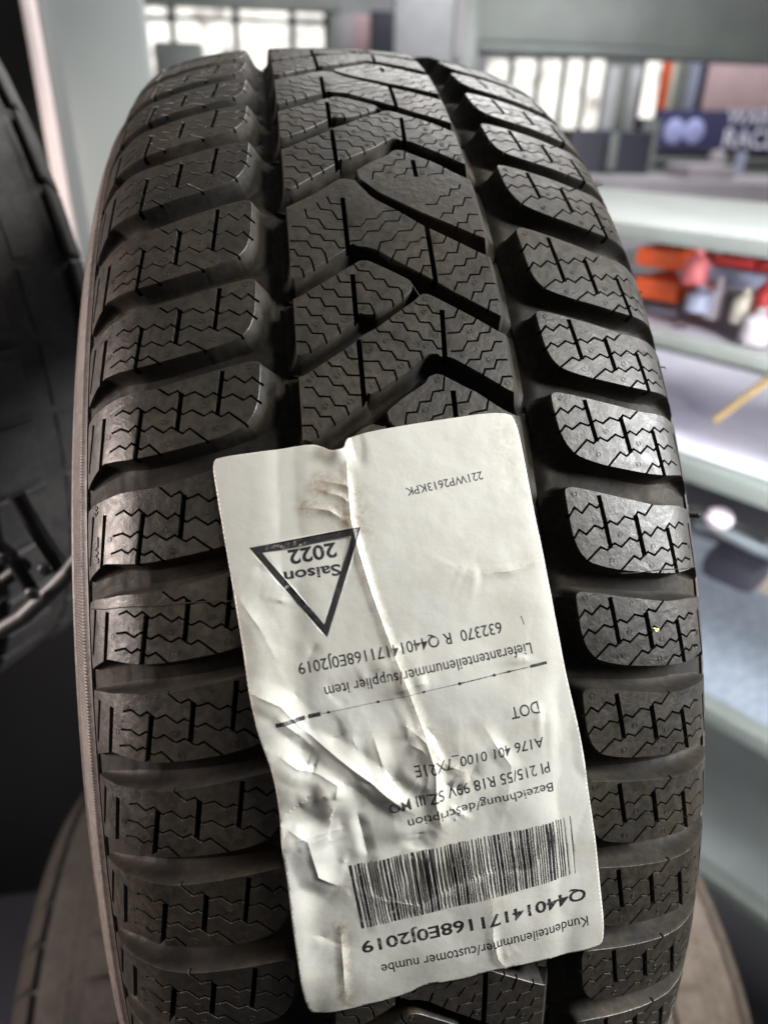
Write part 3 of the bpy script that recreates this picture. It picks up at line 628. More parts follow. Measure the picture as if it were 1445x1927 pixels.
def label_height(A):
    h = np.full(len(A), 0.55); dirt = np.zeros(len(A))
    for pl, (am, wd, st, dt) in list(zip(LAB['cr'], CRP)) + FOLDS:
        d, sg, t = seg_dist(A, pl)
        env = np.sin(np.clip(t, 0.02, 0.98)*math.pi)**0.5*(0.75+0.25*np.sin(t*9+am*7))
        tent = np.clip(1-d/(wd*1.5), 0, 1); h += 1.45*am*env*(0.8*tent**1.1+0.2*tent**3)
        h += st*env*np.where(sg > 0, 1, -0.15)*np.exp(-(d/(wd*3.6))**2)*(1-np.exp(-(d/(wd*0.5))**2))
        dirt = np.maximum(dirt, dt*np.exp(-(d/(1.6+wd))**2))
    wr = np.interp(A[:, 1], [0, 40, 70, 100, 150, 176], [0.25, 0.3, 0.8, 1.0, 0.8, 0.5])
    h += wr*(1.3*(vnoise(A, 15, 1)-0.5)+0.25*(vnoise(A, 6.5, 2)-0.5)) + 0.05*(vnoise(A, 3.0, 3)-0.5)
    # sags a little where the main grooves run beneath it; the loose left edge stands off
    u, s = lab_uv(A[:, 0], A[:, 1])
    h -= 0.7*np.exp(-((s+40)/4.5)**2) + 0.6*np.exp(-((s-39.5)/4.5)**2)
    le = np.exp(-(A[:, 0]/9.0)**2)
    h += le*np.interp(A[:, 1], [0, 30, 60, 80, 100, 115, 130, 160, 176], [0, 0.2, 0.8, 3.0, 1.5, 4.0, 2.0, 3.0, 1.0])
    # soft lumps in the loose lower left part
    for (ca, cb, ra, rb, am) in ((8, 100, 7, 6, 2.8), (17, 104, 4, 8, 2.0), (12, 118, 6, 5, 3.0), (9, 132, 6, 7, -1.5), (22, 112, 5, 7, 1.6), (47, 116, 5, 5, 1.8), (38, 118, 6, 3, 1.4), (60, 98, 6, 4, 1.0), (4, 62, 4, 9, 1.2), (16, 84, 6, 4, -1.0)):
        h += 0.7*am*np.exp(-((A[:, 0]-ca)/ra)**2-((A[:, 1]-cb)/rb)**2)
    tp = np.exp(-((A[:, 0]-36.5)/3.2)**2-((A[:, 1]-4)/4.0)**2); h += 2.6*tp - 1.0*np.exp(-((A[:, 0]-43)/1.6)**2-((A[:, 1]-3)/6)**2)
    dirt = np.maximum(dirt, 0.9*np.exp(-((A[:, 0]-37)/6)**2-((A[:, 1]-24)/9)**2))
    dirt = np.maximum(dirt, 0.8*np.exp(-((A[:, 0]-13)/2.5)**2-((A[:, 1]-158)/14)**2))
    dirt = np.maximum(dirt, 0.35*np.exp(-((A[:, 0]-88)/5)**2-((A[:, 1]-12)/16)**2))
    dirt = np.maximum(dirt, 0.5*np.exp(-((A[:, 0]-60)/4)**2-((A[:, 1]-172)/3)**2))
    return np.maximum(h, 0.12), dirt
def label():
    outl = [tuple(p) for p in (LAB['left'] + LAB['bot'] + LAB['right'] + LAB['top'])]
    outl = resample(chaikin(outl, 2, 0.24, True), 0.8)
    verts = []; faces = []; kind = []
    def add(poly, k):
        poly = ccw(poly); i0 = len(verts); verts.extend(Vector((float(a), float(b))) for a, b in poly); faces.append(list(range(i0, i0+len(poly)))); kind.append(k)
    def addmesh(V, F, k):
        i0 = len(verts); verts.extend(Vector((float(a), float(b))) for a, b in V)
        for f in F:
            a = sum(V[f[i]][0]*V[f[(i+1) % len(f)]][1]-V[f[(i+1) % len(f)]][0]*V[f[i]][1] for i in range(len(f)))
            if abs(a) < 2e-5: continue
            faces.append([i0+q for q in (f if a > 0 else f[::-1])]); kind.append(k)
    add(outl, 0)
    for (txt, (p0, p1), hh) in LAB['texts']:
        bold = 0.022 if hh > 4 else 0.010
        V, F = text_tris(txt, bold if txt not in ('Saison', '2022') else 0.028)
        if not len(V): continue
        xmin, xmax = V[:, 0].min(), V[:, 0].max()
        p0 = np.array(p0); p1 = np.array(p1); L = np.hypot(*(p1-p0)); d = (p1-p0)/L; up = np.array([-d[1], d[0]])
        if up[1] < 0: up = -up                                       # letters stand upside down: their tops point down the label
        if txt == 'Saison': p0 = p0+np.array((-1.6, 0)); p1 = p1+np.array((-0.6, 0)); L = np.hypot(*(p1-p0))
        X = (V[:, 0]-xmin)/(xmax-xmin)*L; Y = V[:, 1]/0.73*hh
        if txt == 'I': X = (V[:, 0]-xmin)*2.5
        Q = p0+X[:, None]*d+Y[:, None]*up
        addmesh(Q, F, 1)
    # warning triangle
    a, b, c = [np.array(p) for p in LAB['tri']]
    def band(p, q, w):
        d = (q-p)/np.hypot(*(q-p)); n = np.array([-d[1], d[0]]); g = (a+b+c)/3
        if n@(g-p) < 0: n = -n
        return [tuple(p), tuple(q), tuple(q+n*w), tuple(p+n*w)]
    def inset(w3):
        L_ = []
        for (p, q), w in zip(((a, b), (b, c), (c, a)), w3):
            d = (q-p)/np.hypot(*(q-p)); n = np.array([-d[1], d[0]])
            if n@((a+b+c)/3-p) < 0: n = -n
            L_.append((p+n*w, d))
        def X(l, m): 
            t = np.linalg.solve(np.array([l[1], -m[1]]).T, m[0]-l[0]); return l[0]+l[1]*t[0]
        return [X(L_[2], L_[0]), X(L_[0], L_[1]), X(L_[1], L_[2])]
    ia, ib, ic = inset((2.2, 1.9, 1.9))
    for q4 in ((a, b, ib, ia), (b, c, ic, ib), (c, a, ia, ic)): add([tuple(z) for z in q4], 1)
    # ruled line, worn thin in the middle
    p, q = [np.array(x) for x in LAB['rule']]
    N = 90; d = (q-p)/N; rr = random.Random(3)
    for i in range(N):
        f = i/N; w_ = 1.25 if (f < 0.15 and i not in (9,)) else (0.9 if f > 0.93 else 0.16+0.5*(rr.random() < 0.16)+0.25*rr.random()*(f > 0.6))
        x0 = p+d*i; x1 = p+d*(i+0.97)
        add([(x0[0], x0[1]-w_/2), (x1[0], x1[1]-w_/2), (x1[0], x1[1]+w_/2), (x0[0], x0[1]+w_/2)], 1)
    # bar code
    tl, tr_, br, bl = [np.array(x) for x in LAB['bar']]
    rr = random.Random(11); x = 0.0
    while x < 1.0:
        wb = rr.choice([0.0058, 0.0058, 0.0058, 0.0125]); gp = rr.choice([0.0052, 0.0052, 0.0052, 0.0115])
        if x > 0.93: wb = 0.0035; gp = 0.026
        a0, a1 = x, min(1, x+wb)
        t0 = tl+(tr_-tl)*a0; t1 = tl+(tr_-tl)*a1; b0 = bl+(br-bl)*a0; b1 = bl+(br-bl)*a1
        j = rr.random()*0.02
        add([tuple(t0+(b0-t0)*j), tuple(t1+(b1-t1)*j), tuple(b1), tuple(b0)], 1)
        x += wb+gp
    def ridge(pl):
        q = resample([tuple(x) for x in pl], 0.6, False); i0 = len(verts); verts.extend(Vector(p_) for p_ in q)
        for i in range(len(q)-1): extra.append((i0+i, i0+i+1))
    extra = []
    for pl in LAB['cr']: ridge(pl)
    for pl, _ in FOLDS: ridge(pl)
    g = 0.8
    st = [(0.3+g*i+(j % 2)*g/2, 0.3+g*0.9*j) for i in range(int(LW/g)) for j in range(int(178/(g*0.9)))]
    verts.extend(Vector(p) for p in st)
    segs = set(); 
    for f in faces:
        for i in range(len(f)): a_, b_ = f[i], f[(i+1) % len(f)]; segs.add((min(a_, b_), max(a_, b_)))
    V, E, F, ov, oe, of = delaunay_2d_cdt(verts, list(segs)+extra, [faces[0]], 0, 1e-4)
    VA = np.array([(v.x, v.y) for v in V]); cen = np.array([VA[list(f)].mean(0) for f in F]); ink = np.zeros(len(F), bool); ins = np.zeros(len(F), bool)
    order = np.argsort(cen[:, 1]); cy = cen[order, 1]
    def fill(poly, arr):
        P_ = np.array(poly); lo = np.searchsorted(cy, P_[:, 1].min()); hi = np.searchsorted(cy, P_[:, 1].max()); idx = order[lo:hi]
        c_ = cen[idx]; cross = np.zeros(len(idx), int)
        for i in range(len(P_)):
            x0, y0 = P_[i]; x1, y1 = P_[(i+1) % len(P_)]
            if y0 == y1: continue
            m_ = ((c_[:, 1] >= min(y0, y1)) & (c_[:, 1] < max(y0, y1))) & (c_[:, 0] < x0+(c_[:, 1]-y0)*(x1-x0)/(y1-y0)); cross += m_
        arr[idx[cross % 2 == 1]] = True
    for fc, k_ in zip(faces, kind): fill([tuple(verts[q]) for q in fc], ins if k_ == 0 else ink)
    FF = []; MI = []
    for n_, f in enumerate(F):
        if not ins[n_]: continue
        ks = {1} if ink[n_] else {0}
        f = list(f); ar = sum(V[f[i]].x*V[f[(i+1) % len(f)]].y-V[f[(i+1) % len(f)]].x*V[f[i]].y for i in range(len(f)))
        if abs(ar) < 1e-9: continue
        FF.append(f if ar > 0 else f[::-1]); MI.append(1 if 1 in ks else 0)
    A = np.array([(v.x, v.y) for v in V]); h, dirt = label_height(A); u, s = lab_uv(A[:, 0], A[:, 1])
    P = surf(u, s, h)
    FF = [f[::-1] for f in FF]
    me = bpy.data.meshes.new('paper_label'); me.from_pydata([tuple(q) for q in P], [], FF)
    me.materials.append(M_PAPER); me.materials.append(M_INK); me.polygons.foreach_set('material_index', MI)
    me.polygons.foreach_set('use_smooth', [True]*len(FF)); me.update()
    # outward orientation check
    p0 = me.polygons[len(me.polygons)//2]
    if Vector(p0.normal).dot(Vector((0, p0.center[1], p0.center[2]))) < 0: me.flip_normals()
    me.set_sharp_from_angle(angle=math.radians(17))
    at = me.attributes.new('crease_dirt', 'FLOAT', 'POINT'); at.data.foreach_set('value', dirt.astype(np.float32))
    o = link('paper_label', me)
    m = o.modifiers.new('thickness', 'SOLIDIFY'); m.thickness = 0.00018; m.offset = -1
    tag(o, 'crumpled white sticker printed with upside down part numbers, bar code and Saison 2022 triangle', 'label')
label()
# a pale crumb caught in a sipe
V = []; rr = random.Random(5)
bm = bmesh.new(); bmesh.ops.create_icosphere(bm, subdivisions=2, radius=0.0007)
for v in bm.verts: v.co *= 0.6+0.8*rr.random()
for v in bm.verts: v.co.x *= 1.7
me = bpy.data.meshes.new('crumb'); bm.to_mesh(me); bm.free(); me.materials.append(simple('crumb_straw', (0.62, 0.52, 0.25), 0.7))
o = link('crumb', me); o.location = surf(math.radians(58.8)*R0, 72.6, 0.5); tag(o, 'tiny straw coloured crumb caught in a right shoulder block of the tyre', 'crumb')
# ---------------------------------------------------------------- the shop around the tyre
def ray(px, py): return np.array([(px-722.5)/FPX, (py-963.5)/FPX, 1.0]) @ CM
def at_y(px, py, y): d = ray(px, py); return CAM + d*((y-CAM[1])/d[1])
def at_z(px, py, z): d = ray(px, py); return CAM + d*((z-CAM[2])/d[2])
RN = np.array([0.835, 0.55, 0]); RN /= np.linalg.norm(RN); RD = np.array([-RN[1], RN[0], 0])      # rack face normal, rack run (to the far left)
def at_r(px, py, dist): d = ray(px, py); return CAM + d*(dist/(d@RN))
WALL = simple('wall_paint', (0.55, 0.56, 0.58), 0.7); FLOORM = simple('floor_grey', (0.09, 0.092, 0.11), 0.5, var=.2, scale=3)
STEEL = simple('rack_steel', (0.24, 0.26, 0.245), 0.45, 0.2); STEELD = simple('dark_steel', (0.10, 0.115, 0.11), 0.5, 0.1); PALE = simple('pale_steel', (0.19, 0.215, 0.20), 0.4, 0.1)
WHITE = simple('white_paint', (0.38, 0.35, 0.375), 0.5); DARK = simple('dark_panel', (0.035, 0.038, 0.055), 0.5); BLACKP = simple('black_plastic', (0.02, 0.02, 0.022), 0.4)
ORANGE = simple('orange_card', (0.85, 0.13, 0.03), 0.55); RED = simple('red_card', (0.55, 0.05, 0.05), 0.5); PINK = simple('pink_wall', (0.62, 0.45, 0.47), 0.7)
BLUEG = simple('blue_grey_bin', (0.33, 0.36, 0.48), 0.5); NAVY = simple('navy_banner', (0.045, 0.045, 0.12), 0.6); CREAM = simple('cream_plastic', (0.75, 0.72, 0.6), 0.4)
LILAC = simple('lilac_board', (0.80, 0.80, 0.95), 0.55); CHROME = simple('bright_metal', (0.55, 0.55, 0.58), 0.25, 1.0)
SKYG = glow('window_daylight', (1.0, 0.97, 0.90), 1.75)
PRNT = simple('banner_print', (0.75, 0.76, 0.85), 0.6)
def struct(o): o['kind'] = 'structure'; return o
def boxy(name, a, b, mat, parent=None, bev=0.004):
    """axis aligned box between two corners"""
    a = np.minimum(a, b) if True else a; return None
def box2(name, lo, hi, mat, parent=None, bev=0.003):
    lo = np.array(lo, float); hi = np.array(hi, float); c = (lo+hi)/2; d = np.abs(hi-lo)
    return MB().box(tuple(c), tuple(d), min(bev, d.min()*0.45)).build(name, mat, parent)
def wallbox(name, px0, py0, px1, py1, y, t, mat, parent=None, bev=0.003):
    """box whose front face, at depth y, fills about that part of the view; t is how deep it goes back"""
    a = at_y((px0+px1)/2, py0, y); b = at_y((px0+px1)/2, py1, y); l = at_y(px0, (py0+py1)/2, y); r = at_y(px1, (py0+py1)/2, y)
    return box2(name, (l[0], y, min(a[2], b[2])), (r[0], y+t, max(a[2], b[2])), mat, parent, bev)
struct(box2('floor', (-4, -2.5, -1.30), (6, 6.6, -1.22), FLOORM, bev=0))
bw = struct(box2('back_wall', (-4, 5.0, -1.22), (6.5, 5.15, 2.4), WALL, bev=0))
struct(box2('ceiling', (-4, -2.5, 2.40), (6.5, 6.6, 2.5), WALL, bev=0))

# windows at the top left, seen over the tyre
W1 = empty('shop_window', tuple(at_y(440, 60, 3.6)))
tag(W1, 'bright four bay shop window with a transom, above the left half of the tyre', 'window')
def par(o, p):
    o.parent = p; o.matrix_parent_inverse = Matrix.Translation(-p.location); return o
XS = [262, 327, 446, 551, 616]
for x0, x1 in zip(XS[:-1], XS[1:]):
    par(wallbox('pane', x0+4, 14, x1-4, 34, 3.62, 0.01, SKYG), W1); par(wallbox('pane', x0+4, 40, x1-4, 150, 3.62, 0.01, SKYG), W1)
for x in XS: par(wallbox('mullion', x-6, 12, x+6, 152, 3.60, 0.05, STEELD), W1)
for y_ in (12, 37, 152): par(wallbox('transom', 258, y_-3, 620, y_+3, 3.59, 0.05, STEELD), W1)
o = wallbox('lintel', 180, -60, 640, 12, 3.5, 0.12, STEEL); tag(o, 'grey lintel board over the four bay window', 'lintel')
# soft shapes in front of the window: a shrub outside is a grey card stand here
stand = wallbox('shrub_card', 290, 78, 384, 150, 3.3, 0.1, STEEL, bev=.02); tag(stand, 'low grey card in place of the shrub outside the left window bays', 'stand')
for i, (a, b, m) in enumerate(((622, 640, STEEL), (640, 668, WHITE), (668, 702, PINK))):
    o = wallbox('vertical_blind', a, 28, b, 140, 3.4, 0.04, m); tag(o, ('narrow grey', 'off white', 'pinkish')[i]+' vertical blind strip right of the four bay window', 'blind', 'vertical blinds')
o = wallbox('dark_door', 700, 20, 742, 150, 3.2, 0.08, DARK); tag(o, 'dark door edge behind the top of the tyre', 'door')
o = wallbox('wall_panel', 742, -10, 862, 150, 3.3, 0.06, WALL); tag(o, 'pale grey wall panel behind the crown of the tyre', 'panel')
# header beam and thin post at the top right
o = wallbox('header_beam', 900, -60, 1600, 92, 2.0, 0.25, STEEL, bev=.01); tag(o, 'wide grey steel header beam across the top right', 'beam')
o = wallbox('beam_lip', 900, 92, 1600, 108, 1.97, 0.2, PALE, bev=.004); tag(o, 'pale lip under the grey header beam', 'rail')
pp = wallbox('post', 862, -60, 902, 200, 1.9, 0.07, STEEL, bev=.008); tag(pp, 'slim grey steel post rising behind the tyre', 'post')
o = wallbox('post_strip', 858, -60, 874, 110, 1.88, 0.015, WHITE, bev=.002); tag(o, 'thin white strip beside the slim grey post', 'strip')
# tall window strips at the right
W2 = empty('tall_window', tuple(at_y(1020, 180, 3.4))); tag(W2, 'tall overexposed window of upright panes behind the right shoulder of the tyre', 'window')
for a, b, lo in ((912, 950, 300), (962, 1003, 300), (1012, 1049, 300), (1060, 1092, 248), (1098, 1130, 248)):
    par(wallbox('pane', a, 112 if a < 1050 else 96, b, lo, 3.42, 0.01, SKYG), W2)
for x in (956, 1007, 1054, 1095): par(wallbox('mullion', x-5, 100, x+5, 300, 3.40, 0.04, STEELD), W2)
par(wallbox('transom', 905, 96, 1135, 104, 3.39, 0.04, STEEL), W2)
for i, (a, b, m) in enumerate(((1136, 1158, WALL), (1160, 1178, STEEL), (1180, 1200, WALL))):
    o = wallbox('vertical_blind', a, 125, b, 262, 3.2, 0.03, m); tag(o, ('palest', 'darkest', 'rightmost')[i]+' of the three grey blind strips beside the tall window', 'blind', 'vertical blinds')
o = wallbox('dark_pillar', 1203, 118, 1216, 330, 3.1, 0.05, BLACKP); tag(o, 'dark slender pillar between the blinds and the bright strip light', 'pillar')
o = wallbox('light_slot', 1214, 106, 1238, 222, 3.0, 0.02, SKYG, bev=.002); tag(o, 'narrow bright upright window slot beside the red banner', 'window')
o = wallbox('red_banner', 1243, 106, 1258, 212, 2.95, 0.02, ORANGE); tag(o, 'narrow orange red upright banner in the top right', 'banner')
o = wallbox('cream_strip', 1259, 106, 1270, 212, 2.95, 0.02, CREAM); tag(o, 'cream strip right of the orange red banner', 'strip')
for i, (a, b, m) in enumerate(((1272, 1292, STEEL), (1293, 1312, BLUEG), (1313, 1326, DARK))):
    o = wallbox('curtain', a, 118, b, 214, 3.1, 0.03, m); tag(o, ('light grey', 'blue grey', 'dark')[i]+' curtain fold beside the orange red banner', 'curtain', 'curtain folds')
o = wallbox('pink_panel', 1327, 100, 1560, 225, 3.1, 0.05, PINK); tag(o, 'dusty pink wall panel in the top right corner', 'panel')
# counter with dark cabinet
o = wallbox('dark_cabinet', 1060, 246, 1212, 470, 2.6, 0.4, DARK, bev=.01); tag(o, 'dark navy cabinet right behind the tyre shoulder', 'cabinet')
o = wallbox('cabinet_handle', 1146, 250, 1162, 320, 2.56, 0.03, STEEL, bev=.01); tag(o, 'grey upright handle post on the dark cabinet', 'handle')
# banner with white print
B = empty('banner', tuple(at_y(1340, 245, 2.7))); tag(B, 'dark banner with a blurred lilac emblem and big white letters at the right edge', 'banner')
par(wallbox('panel', 1232, 210, 1600, 285, 2.7, 0.03, NAVY), B)
def flat_text(name, txt, px0, py0, px1, y, mat, parent):
    V, F = text_tris(txt, 0.02); p0 = at_y(px0, py0, y); p1 = at_y(px1, py0, y); sc = (p1[0]-p0[0])/(V[:, 0].max()-V[:, 0].min())
    P = [(p0[0]+(v[0]-V[:, 0].min())*sc, y, p0[2]+v[1]*sc) for v in V]; o = link(name, mesh(name, P, F, [mat], smooth=False)); return par(o, parent)
flat_text('letters', 'WARE', 1364, 233, 1462, 2.695, PRNT, B); flat_text('letters', 'RACE', 1358, 277, 1456, 2.695, PRNT, B)
em = MB()
for px in (1268, 1305):
    p = at_y(px, 247, 2.69); em.lathe([(0.040, -0.004), (0.046, 0), (0.040, 0.004)], tuple(p), 28, 'Y')
par(em.build('emblem', simple('lilac_print', (0.42, 0.45, 0.78), 0.6)), B)
# equipment rack below the banner
o = wallbox('equipment_rack', 1212, 286, 1600, 340, 2.75, 0.4, BLACKP, bev=.01); tag(o, 'black equipment rack under the banner', 'rack')
for i, (y0_, y1_) in enumerate(((298, 306), (318, 326))):
    o = wallbox('rack_rail', 1200, y0_, 1600, y1_, 2.7, 0.03, STEEL); tag(o, ('upper', 'lower')[i]+' thin grey rail across the black equipment rack', 'rail')
p = at_y(1348, 300, 2.62); o = MB().lathe([(0.006, -0.036), (0.03, -0.028), (0.038, 0), (0.03, 0.028), (0.006, 0.036)], tuple(p), 24).build('round_lamp', WHITE); tag(o, 'small round white lamp below the banner', 'lamp')
o = wallbox('blue_post', 1385, 286, 1400, 345, 2.6, 0.03, BLUEG); tag(o, 'blue grey upright under the big letters', 'post')
for i, x in enumerate((1206, 1224)):
    o = wallbox('stand_leg', x, 225, x+8, 345, 2.65, 0.03, STEEL); tag(o, ('left', 'right')[i]+' of two thin grey uprights beside the banner', 'post', 'thin uprights')
o = wallbox('white_box', 1296, 312, 1385, 338, 2.4, 0.2, WHITE, bev=.01); tag(o, 'low white box standing on the white counter', 'box')

# ------------------------------------------------ the white counter and oblique metal shelving on the right
def rackbox(name, pxa, pya, pxb, pyb, dist, deep, mat, parent=None, bev=0.003):
    """box running along the rack: (pxa,pya) top left and (pxb,pyb) bottom right of its face as seen"""
    A = at_r(pxa, pya, dist); Bq = at_r(pxb, pyb, dist); la = (A-CAM)@RD; lb = (Bq-CAM)@RD
    z0, z1 = sorted((A[2], Bq[2])); c = CAM + RN*(dist+deep/2) + RD*((la+lb)/2); c[2] = (z0+z1)/2
    o = MB().box(tuple(c), (abs(la-lb), deep, z1-z0), min(bev, (z1-z0)*.45), rz=math.atan2(RD[1], RD[0])).build(name, mat); 
    if parent: par(o, parent)
    return o
def rail(px, pyt, pyb, dist, h=0.0):
    a = at_r(px, pyt, dist)[2]; b = at_r(px, pyb, dist)[2]; return a, b
def shelf(name, px, pyt, pyb, dist, deep, mat, l0, l1):
    z1, z0 = rail(px, pyt, pyb, dist); c = CAM + RN*(dist+deep/2) + RD*((l0+l1)/2); c[2] = (z0+z1)/2
    return MB().box(tuple(c), (abs(l1-l0), deep, z1-z0), 0.003, rz=math.atan2(RD[1], RD[0])).build(name, mat)
RK = 0.9
RACK = empty('shelf_rack', tuple(CAM+RN*RK+np.array([0, 0, -1.5]))); tag(RACK, 'grey green metal shelving rack running obliquely along the right edge', 'shelving')
for (yt, yb, m, dp, ll) in ((446, 482, STEEL, 0.5, 2.0), (664, 692, STEEL, 0.45, 1.6), (905, 945, PALE, 0.5, 1.4), (1371, 1402, PALE, 0.5, 1.2), (1698, 1728, PALE, 0.5, 1.0)):
    par(shelf('front_rail', 1400, yt, yb, RK, 0.03, m, -0.9, ll), RACK)
    bm_ = {446: STEEL, 664: simple('mauve_board', (.40, .37, .42), .5), 905: LILAC, 1371: simple('blue_grey_mesh', (.25, .29, .34), .6, var=.25, scale=60), 1698: simple('sage_board', (.26, .29, .28), .6)}[yt]
    par(shelf('shelf_board', 1400, yt+8, yt+18, RK+0.031, dp, bm_, -0.9, ll), RACK)
# counter: a broad white fascia over the first rail
o = wallbox('white_fascia', 1120, 346, 1700, 470, 2.2, 0.5, WHITE, bev=.01); tag(o, 'broad white counter front above the uppermost grey shelf rail', 'counter')
# things on the shelves, all far out of focus
def onshelf(name, pxa, pya, pxb, pyb, dist, deep, mat, label, cat, group=None, bev=0.008):
    o = rackbox(name, pxa, pya, pxb, pyb, dist, deep, mat, bev=bev); tag(o, label, cat, group); return o
onshelf('card_box', 1197, 462, 1272, 512, 1.05, .12, ORANGE, 'upper of the two bright orange boxes under the top rail', 'box', 'orange boxes')
onshelf('card_box', 1192, 518, 1270, 574, 1.05, .12, ORANGE, 'lower of the two bright orange boxes under the top rail', 'box', 'orange boxes')
onshelf('card_box', 1340, 478, 1412, 526, 1.1, .12, RED, 'dull red box right of the orange boxes', 'box', 'red boxes')
onshelf('card_box', 1425, 490, 1470, 530, 1.1, .12, RED, 'dull red box at the right edge under the top rail', 'box', 'red boxes')
onshelf('divider_strip', 1270, 524, 1560, 536, 1.07, .02, BLUEG, 'pale blue grey strip below the red boxes', 'strip')
onshelf('bin', 1212, 575, 1262, 640, 1.06, .14, BLUEG, 'blue grey bin below the orange boxes', 'bin', 'storage bins')
onshelf('bin', 1264, 580, 1390, 655, 1.12, .16, simple('taupe_bin', (0.42, 0.38, 0.42), .6), 'wide mauve grey bin behind the middle of the second rail', 'bin', 'storage bins')
def bottle(px, py, dist, r, h, mat, label, name='bottle', cat='bottle', group='bottles on the shelf'):
    c = at_r(px, py, dist); o = MB().lathe([(r*.92, 0), (r, h*.06), (r, h*.62), (r*.75, h*.76), (r*.35, h*.84), (r*.35, h)], (c[0], c[1], c[2]-h/2), 20).build(name, mat); tag(o, label, cat, group)
bottle(1310, 500, 1.0, .017, .045, simple('pink_tin', (.75, .2, .22), .4), 'round pink and red tin right of the orange boxes', 'tin', 'tin', None)
bottle(1316, 560, 1.0, .018, .035, BLUEG, 'squat blue grey jar under the pink tin')
bottle(1347, 560, 1.02, .013, .055, WHITE, 'white bottle leaning tall beside the blue grey jar')
bottle(1400, 575, 1.0, .015, .045, CREAM, 'cream bottle under the dull red box')
bottle(1425, 612, 0.98, .020, .045, WHITE, 'bright white bottle at the right end of the shelf')
bottle(1440, 560, 1.0, .014, .05, RED, 'red capped bottle near the right edge')
bottle(1275, 622, 1.0, .010, .022, CHROME, 'small shiny cap in front of the blue grey bin')
bottle(1412, 664, 1.0, .009, .02, BLUEG, 'left small pale blue jar behind the second rail')
bottle(1433, 668, 1.0, .009, .02, BLUEG, 'right small pale blue jar behind the second rail')
a = at_r(1345, 790, 1.1); b = at_r(1460, 702, 1.1); o = MB().tube(tuple(a), tuple(b), .006, 12).build('wooden_rod', simple('yellow_wood', (.62, .45, .2), .6)); tag(o, 'yellow wooden rod lying across the lilac shelf board', 'rod')
o = rackbox('dark_strip', 1330, 800, 1640, 850, RK+0.3, 0.02, simple('slate_strip', (.16, .16, .25), .5), bev=.004); tag(o, 'slate blue strip above the pale third rail', 'strip')
o = rackbox('grey_back_panel', 1290, 950, 1700, 1130, RK+0.3, 0.02, simple('olive_grey', (.14, .145, .13), .6), bev=.01); tag(o, 'dark olive grey panel under the pale third rail', 'panel')
# bent pipe with a pale cap, dark drum, mesh tray
cv = [at_r(px, py, 0.95) for px, py in ((1310, 985), (1340, 990), (1380, 1010), (1420, 1030), (1470, 1048))]
mb = MB()
for p_, q_ in zip(cv[:-1], cv[1:]): mb.tube(tuple(p_), tuple(q_), .009, 12)
o = mb.build('bent_pipe', simple('slate_pipe', (.25, .29, .31), .4, .4)); tag(o, 'bluish grey bent pipe curving down to the right edge', 'pipe')
p = at_r(1352, 975, 0.93); o = MB().lathe([(.003, -.015), (.015, -.010), (.02, 0), (.015, .010), (.003, .015)], tuple(p), 20).build('pipe_cap', simple('pale_pink_cap', (.6, .52, .58), .4)); tag(o, 'pale pinkish cap at the bend of the grey pipe', 'cap')
o = rackbox('dark_drum', 1320, 1035, 1410, 1130, 1.0, .1, simple('drum_black', (.04, .04, .055), .5), bev=.02); tag(o, 'dark drum under the bent pipe', 'drum')
o = rackbox('beige_carton', 1395, 1050, 1560, 1175, 1.05, .1, simple('beige_card', (.42, .37, .31), .7), bev=.01); tag(o, 'beige carton at the right edge under the bent pipe', 'carton')

# ------------------------------------------------ steel upright at the left
pl = empty('steel_upright', tuple(at_y(170, 200, .62))); tag(pl, 'grey painted steel upright with a pale edge behind the left shoulder of the tyre', 'pillar')
e0 = at_y(66, 100, .62); e1 = at_y(272, 60, .62)
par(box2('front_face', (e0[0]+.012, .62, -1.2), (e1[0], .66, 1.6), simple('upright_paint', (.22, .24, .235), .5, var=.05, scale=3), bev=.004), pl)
par(box2('edge_strip', (e0[0]-.002, .60, -1.2), (e0[0]+.0115, .66, 1.6), simple('edge_highlight', (.62, .52, .50), .4), bev=.004), pl)  # bright rounded edge of the upright, its highlight put in as pale colour
par(box2('side_face', (e0[0]-.15, .67, -1.2), (e0[0]-.0025, .70, 1.6), simple('upright_shaded', (.055, .062, .055), .6, var=.05), bev=.003), pl)  # unlit side of the same upright, shade put in as darker colour
o = box2('light_gap', at_y(-60, 0, 1.6)+np.array([0, 0, .2]), at_y(6, 135, 1.6)+np.array([0, .01, 0]), SKYG, bev=.001); tag(o, 'sliver of bright window at the upper left edge', 'window')

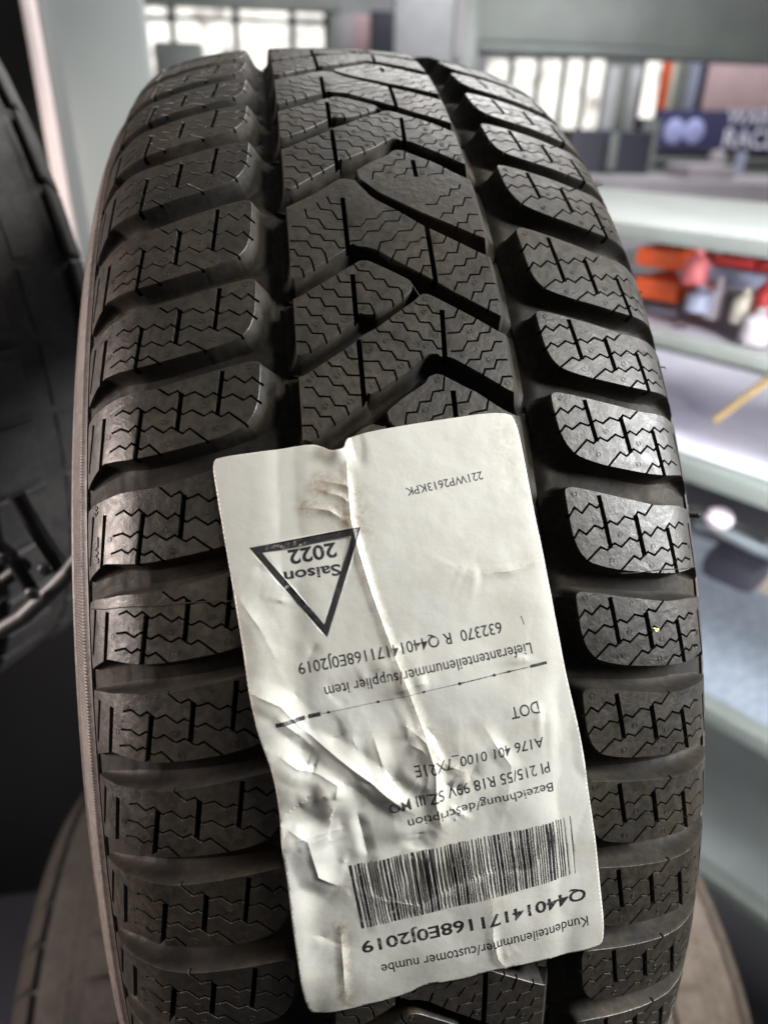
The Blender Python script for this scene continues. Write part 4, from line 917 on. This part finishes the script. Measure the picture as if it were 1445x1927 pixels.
# ------------------------------------------------ other tyres
def simple_tyre(name, loc, rot, R, Wd, mat, label, nl=60, lug=True, rim=False, rows=3):
    e = empty(name, loc, rot); tag(e, label, 'tyre', None)
    prof = [(-.30, .62), (-.46, .72), (-.52, .82), (-.50, .90), (-.44, .955), (-.36, .978), (-.15, .985), (.15, .985), (.36, .978), (.44, .955), (.50, .90), (.52, .82), (.46, .72), (.30, .62)]
    V = []; F = []; n = 120; m = len(prof)
    for i in range(n):
        a = 2*math.pi*i/n
        for (x, r) in prof: V.append((x*Wd, -r*R*math.sin(a), r*R*math.cos(a)))
    for i in range(n):
        for k in range(m-1): F.append((i*m+k, ((i+1) % n)*m+k, ((i+1) % n)*m+k+1, i*m+k+1))
    me = mesh('casing', V, F, [mat], sharp=60); link('casing', me, e)
    if lug:
        for (c, ww) in ([(-.47, .2), (-.33, .15), (-.11, .17), (.11, .17), (.33, .15), (.47, .2)] if rows == 4 else [(-.33, .2), (0, .3), (.33, .2)]):
            bm = bmesh.new(); mbb = MB(); mbb.bm = bm
            lw = 2*math.pi*R/nl*.80
            drop_ = 0.010*(abs(c)/.36)**2
            if abs(c) > .4: mbb.box((c*Wd*.985, 0, R*.938), (.16*Wd, lw*1.13, R*.012), R*.004, ry=(0.95 if c > 0 else -0.95), seg=1)
            else: mbb.box((c*Wd, 0, R*.993-drop_), (ww*Wd, lw*1.1, R*.014), R*.003, ry=(0.18 if c > 0 else -0.18 if c < 0 else 0), seg=1)
            o0 = mbb.build('tread_lug', mat, e)
            for j in range(nl):
                if j == 0: continue
                o = o0.copy(); COL.objects.link(o); o.parent = e; o.rotation_euler = (2*math.pi*j/nl, 0, 0)
    if rim:
        rb = MB(); rb.lathe([(.60*R, -.42*Wd), (.635*R, -.45*Wd), (.645*R, -.40*Wd), (.60*R, -.34*Wd), (.57*R, 0), (.60*R, .34*Wd), (.645*R, .40*Wd), (.635*R, .45*Wd), (.60*R, .42*Wd)], (0, 0, 0), 64, 'X')
        return e
    return e
M_N = M_FAR
t1 = simple_tyre('tyre', (-0.45, 0.25, 0.14), (0, 0, math.radians(40)), 0.347, 0.226, M_N, 'dark neighbouring tyre out of focus at the left edge', nl=46, rows=4)
# wheel of the row below, only its lip, hub and spokes catch light
e = empty('alloy_wheel', tuple(at_y(20, 1040, -0.1))); tag(e, 'dark wheel with a dull lip and thin spokes at the left edge', 'wheel')
def path(name, pts, y, r, mat):
    mb_ = MB(); P_ = [at_y(px, py, y) for px, py in pts]
    for p_, q_ in zip(P_[:-1], P_[1:]): mb_.tube(tuple(p_), tuple(q_), r, 14)
    return par(mb_.build(name, mat), e)
DULL = simple('dull_alloy', (.05, .05, .053), .5, .5); DK = simple('dark_alloy', (.012, .012, .013), .5, .4)
path('lip', ((-120, 1215), (-60, 1208), (0, 1188), (45, 1160), (90, 1118), (130, 1078), (165, 1030)), -.10, .0048, DULL)
path('spoke', ((-40, 1000), (20, 1045), (72, 1130)), -.095, .004, DK)
path('spoke', ((30, 930), (62, 985), (130, 1090)), -.09, .0045, DK)
path('spoke', ((-40, 1110), (10, 1090), (50, 1060)), -.09, .004, DK)
for px, py in ((62, 1118), (86, 1072), (8, 1052)):
    p_ = at_y(px, py, -.106); par(MB().lathe([(.001, -.002), (.003, -.0015), (.004, 0), (.003, .0015), (.001, .002)], tuple(p_), 16, 'Y').build('bolt', DULL), e)
t2 = simple_tyre('tyre', (0.37, 0.12, -0.85), (0, 0, 0), 0.33, 0.215, M_DUSTY, 'dusty brown tyre out of focus below right of the labelled tyre', nl=52, rows=4)
t3 = simple_tyre('tyre', (-0.20, 0.05, -0.70), (0, 0, 0), 0.33, 0.215, M_DUST2, 'dusty dark brown tyre out of focus below left of the labelled tyre', nl=52, rows=4)

o = box2('dark_backdrop', (-1.1, 0.64, -1.2), (-0.14, 0.68, 0.02), simple('backdrop_shade', (.012, .012, .013), .6), bev=.004); tag(o, 'added near-black backdrop standing for the shade low behind the left of the tyre', 'panel')  # added backdrop, its near-black colour stands for the shade there
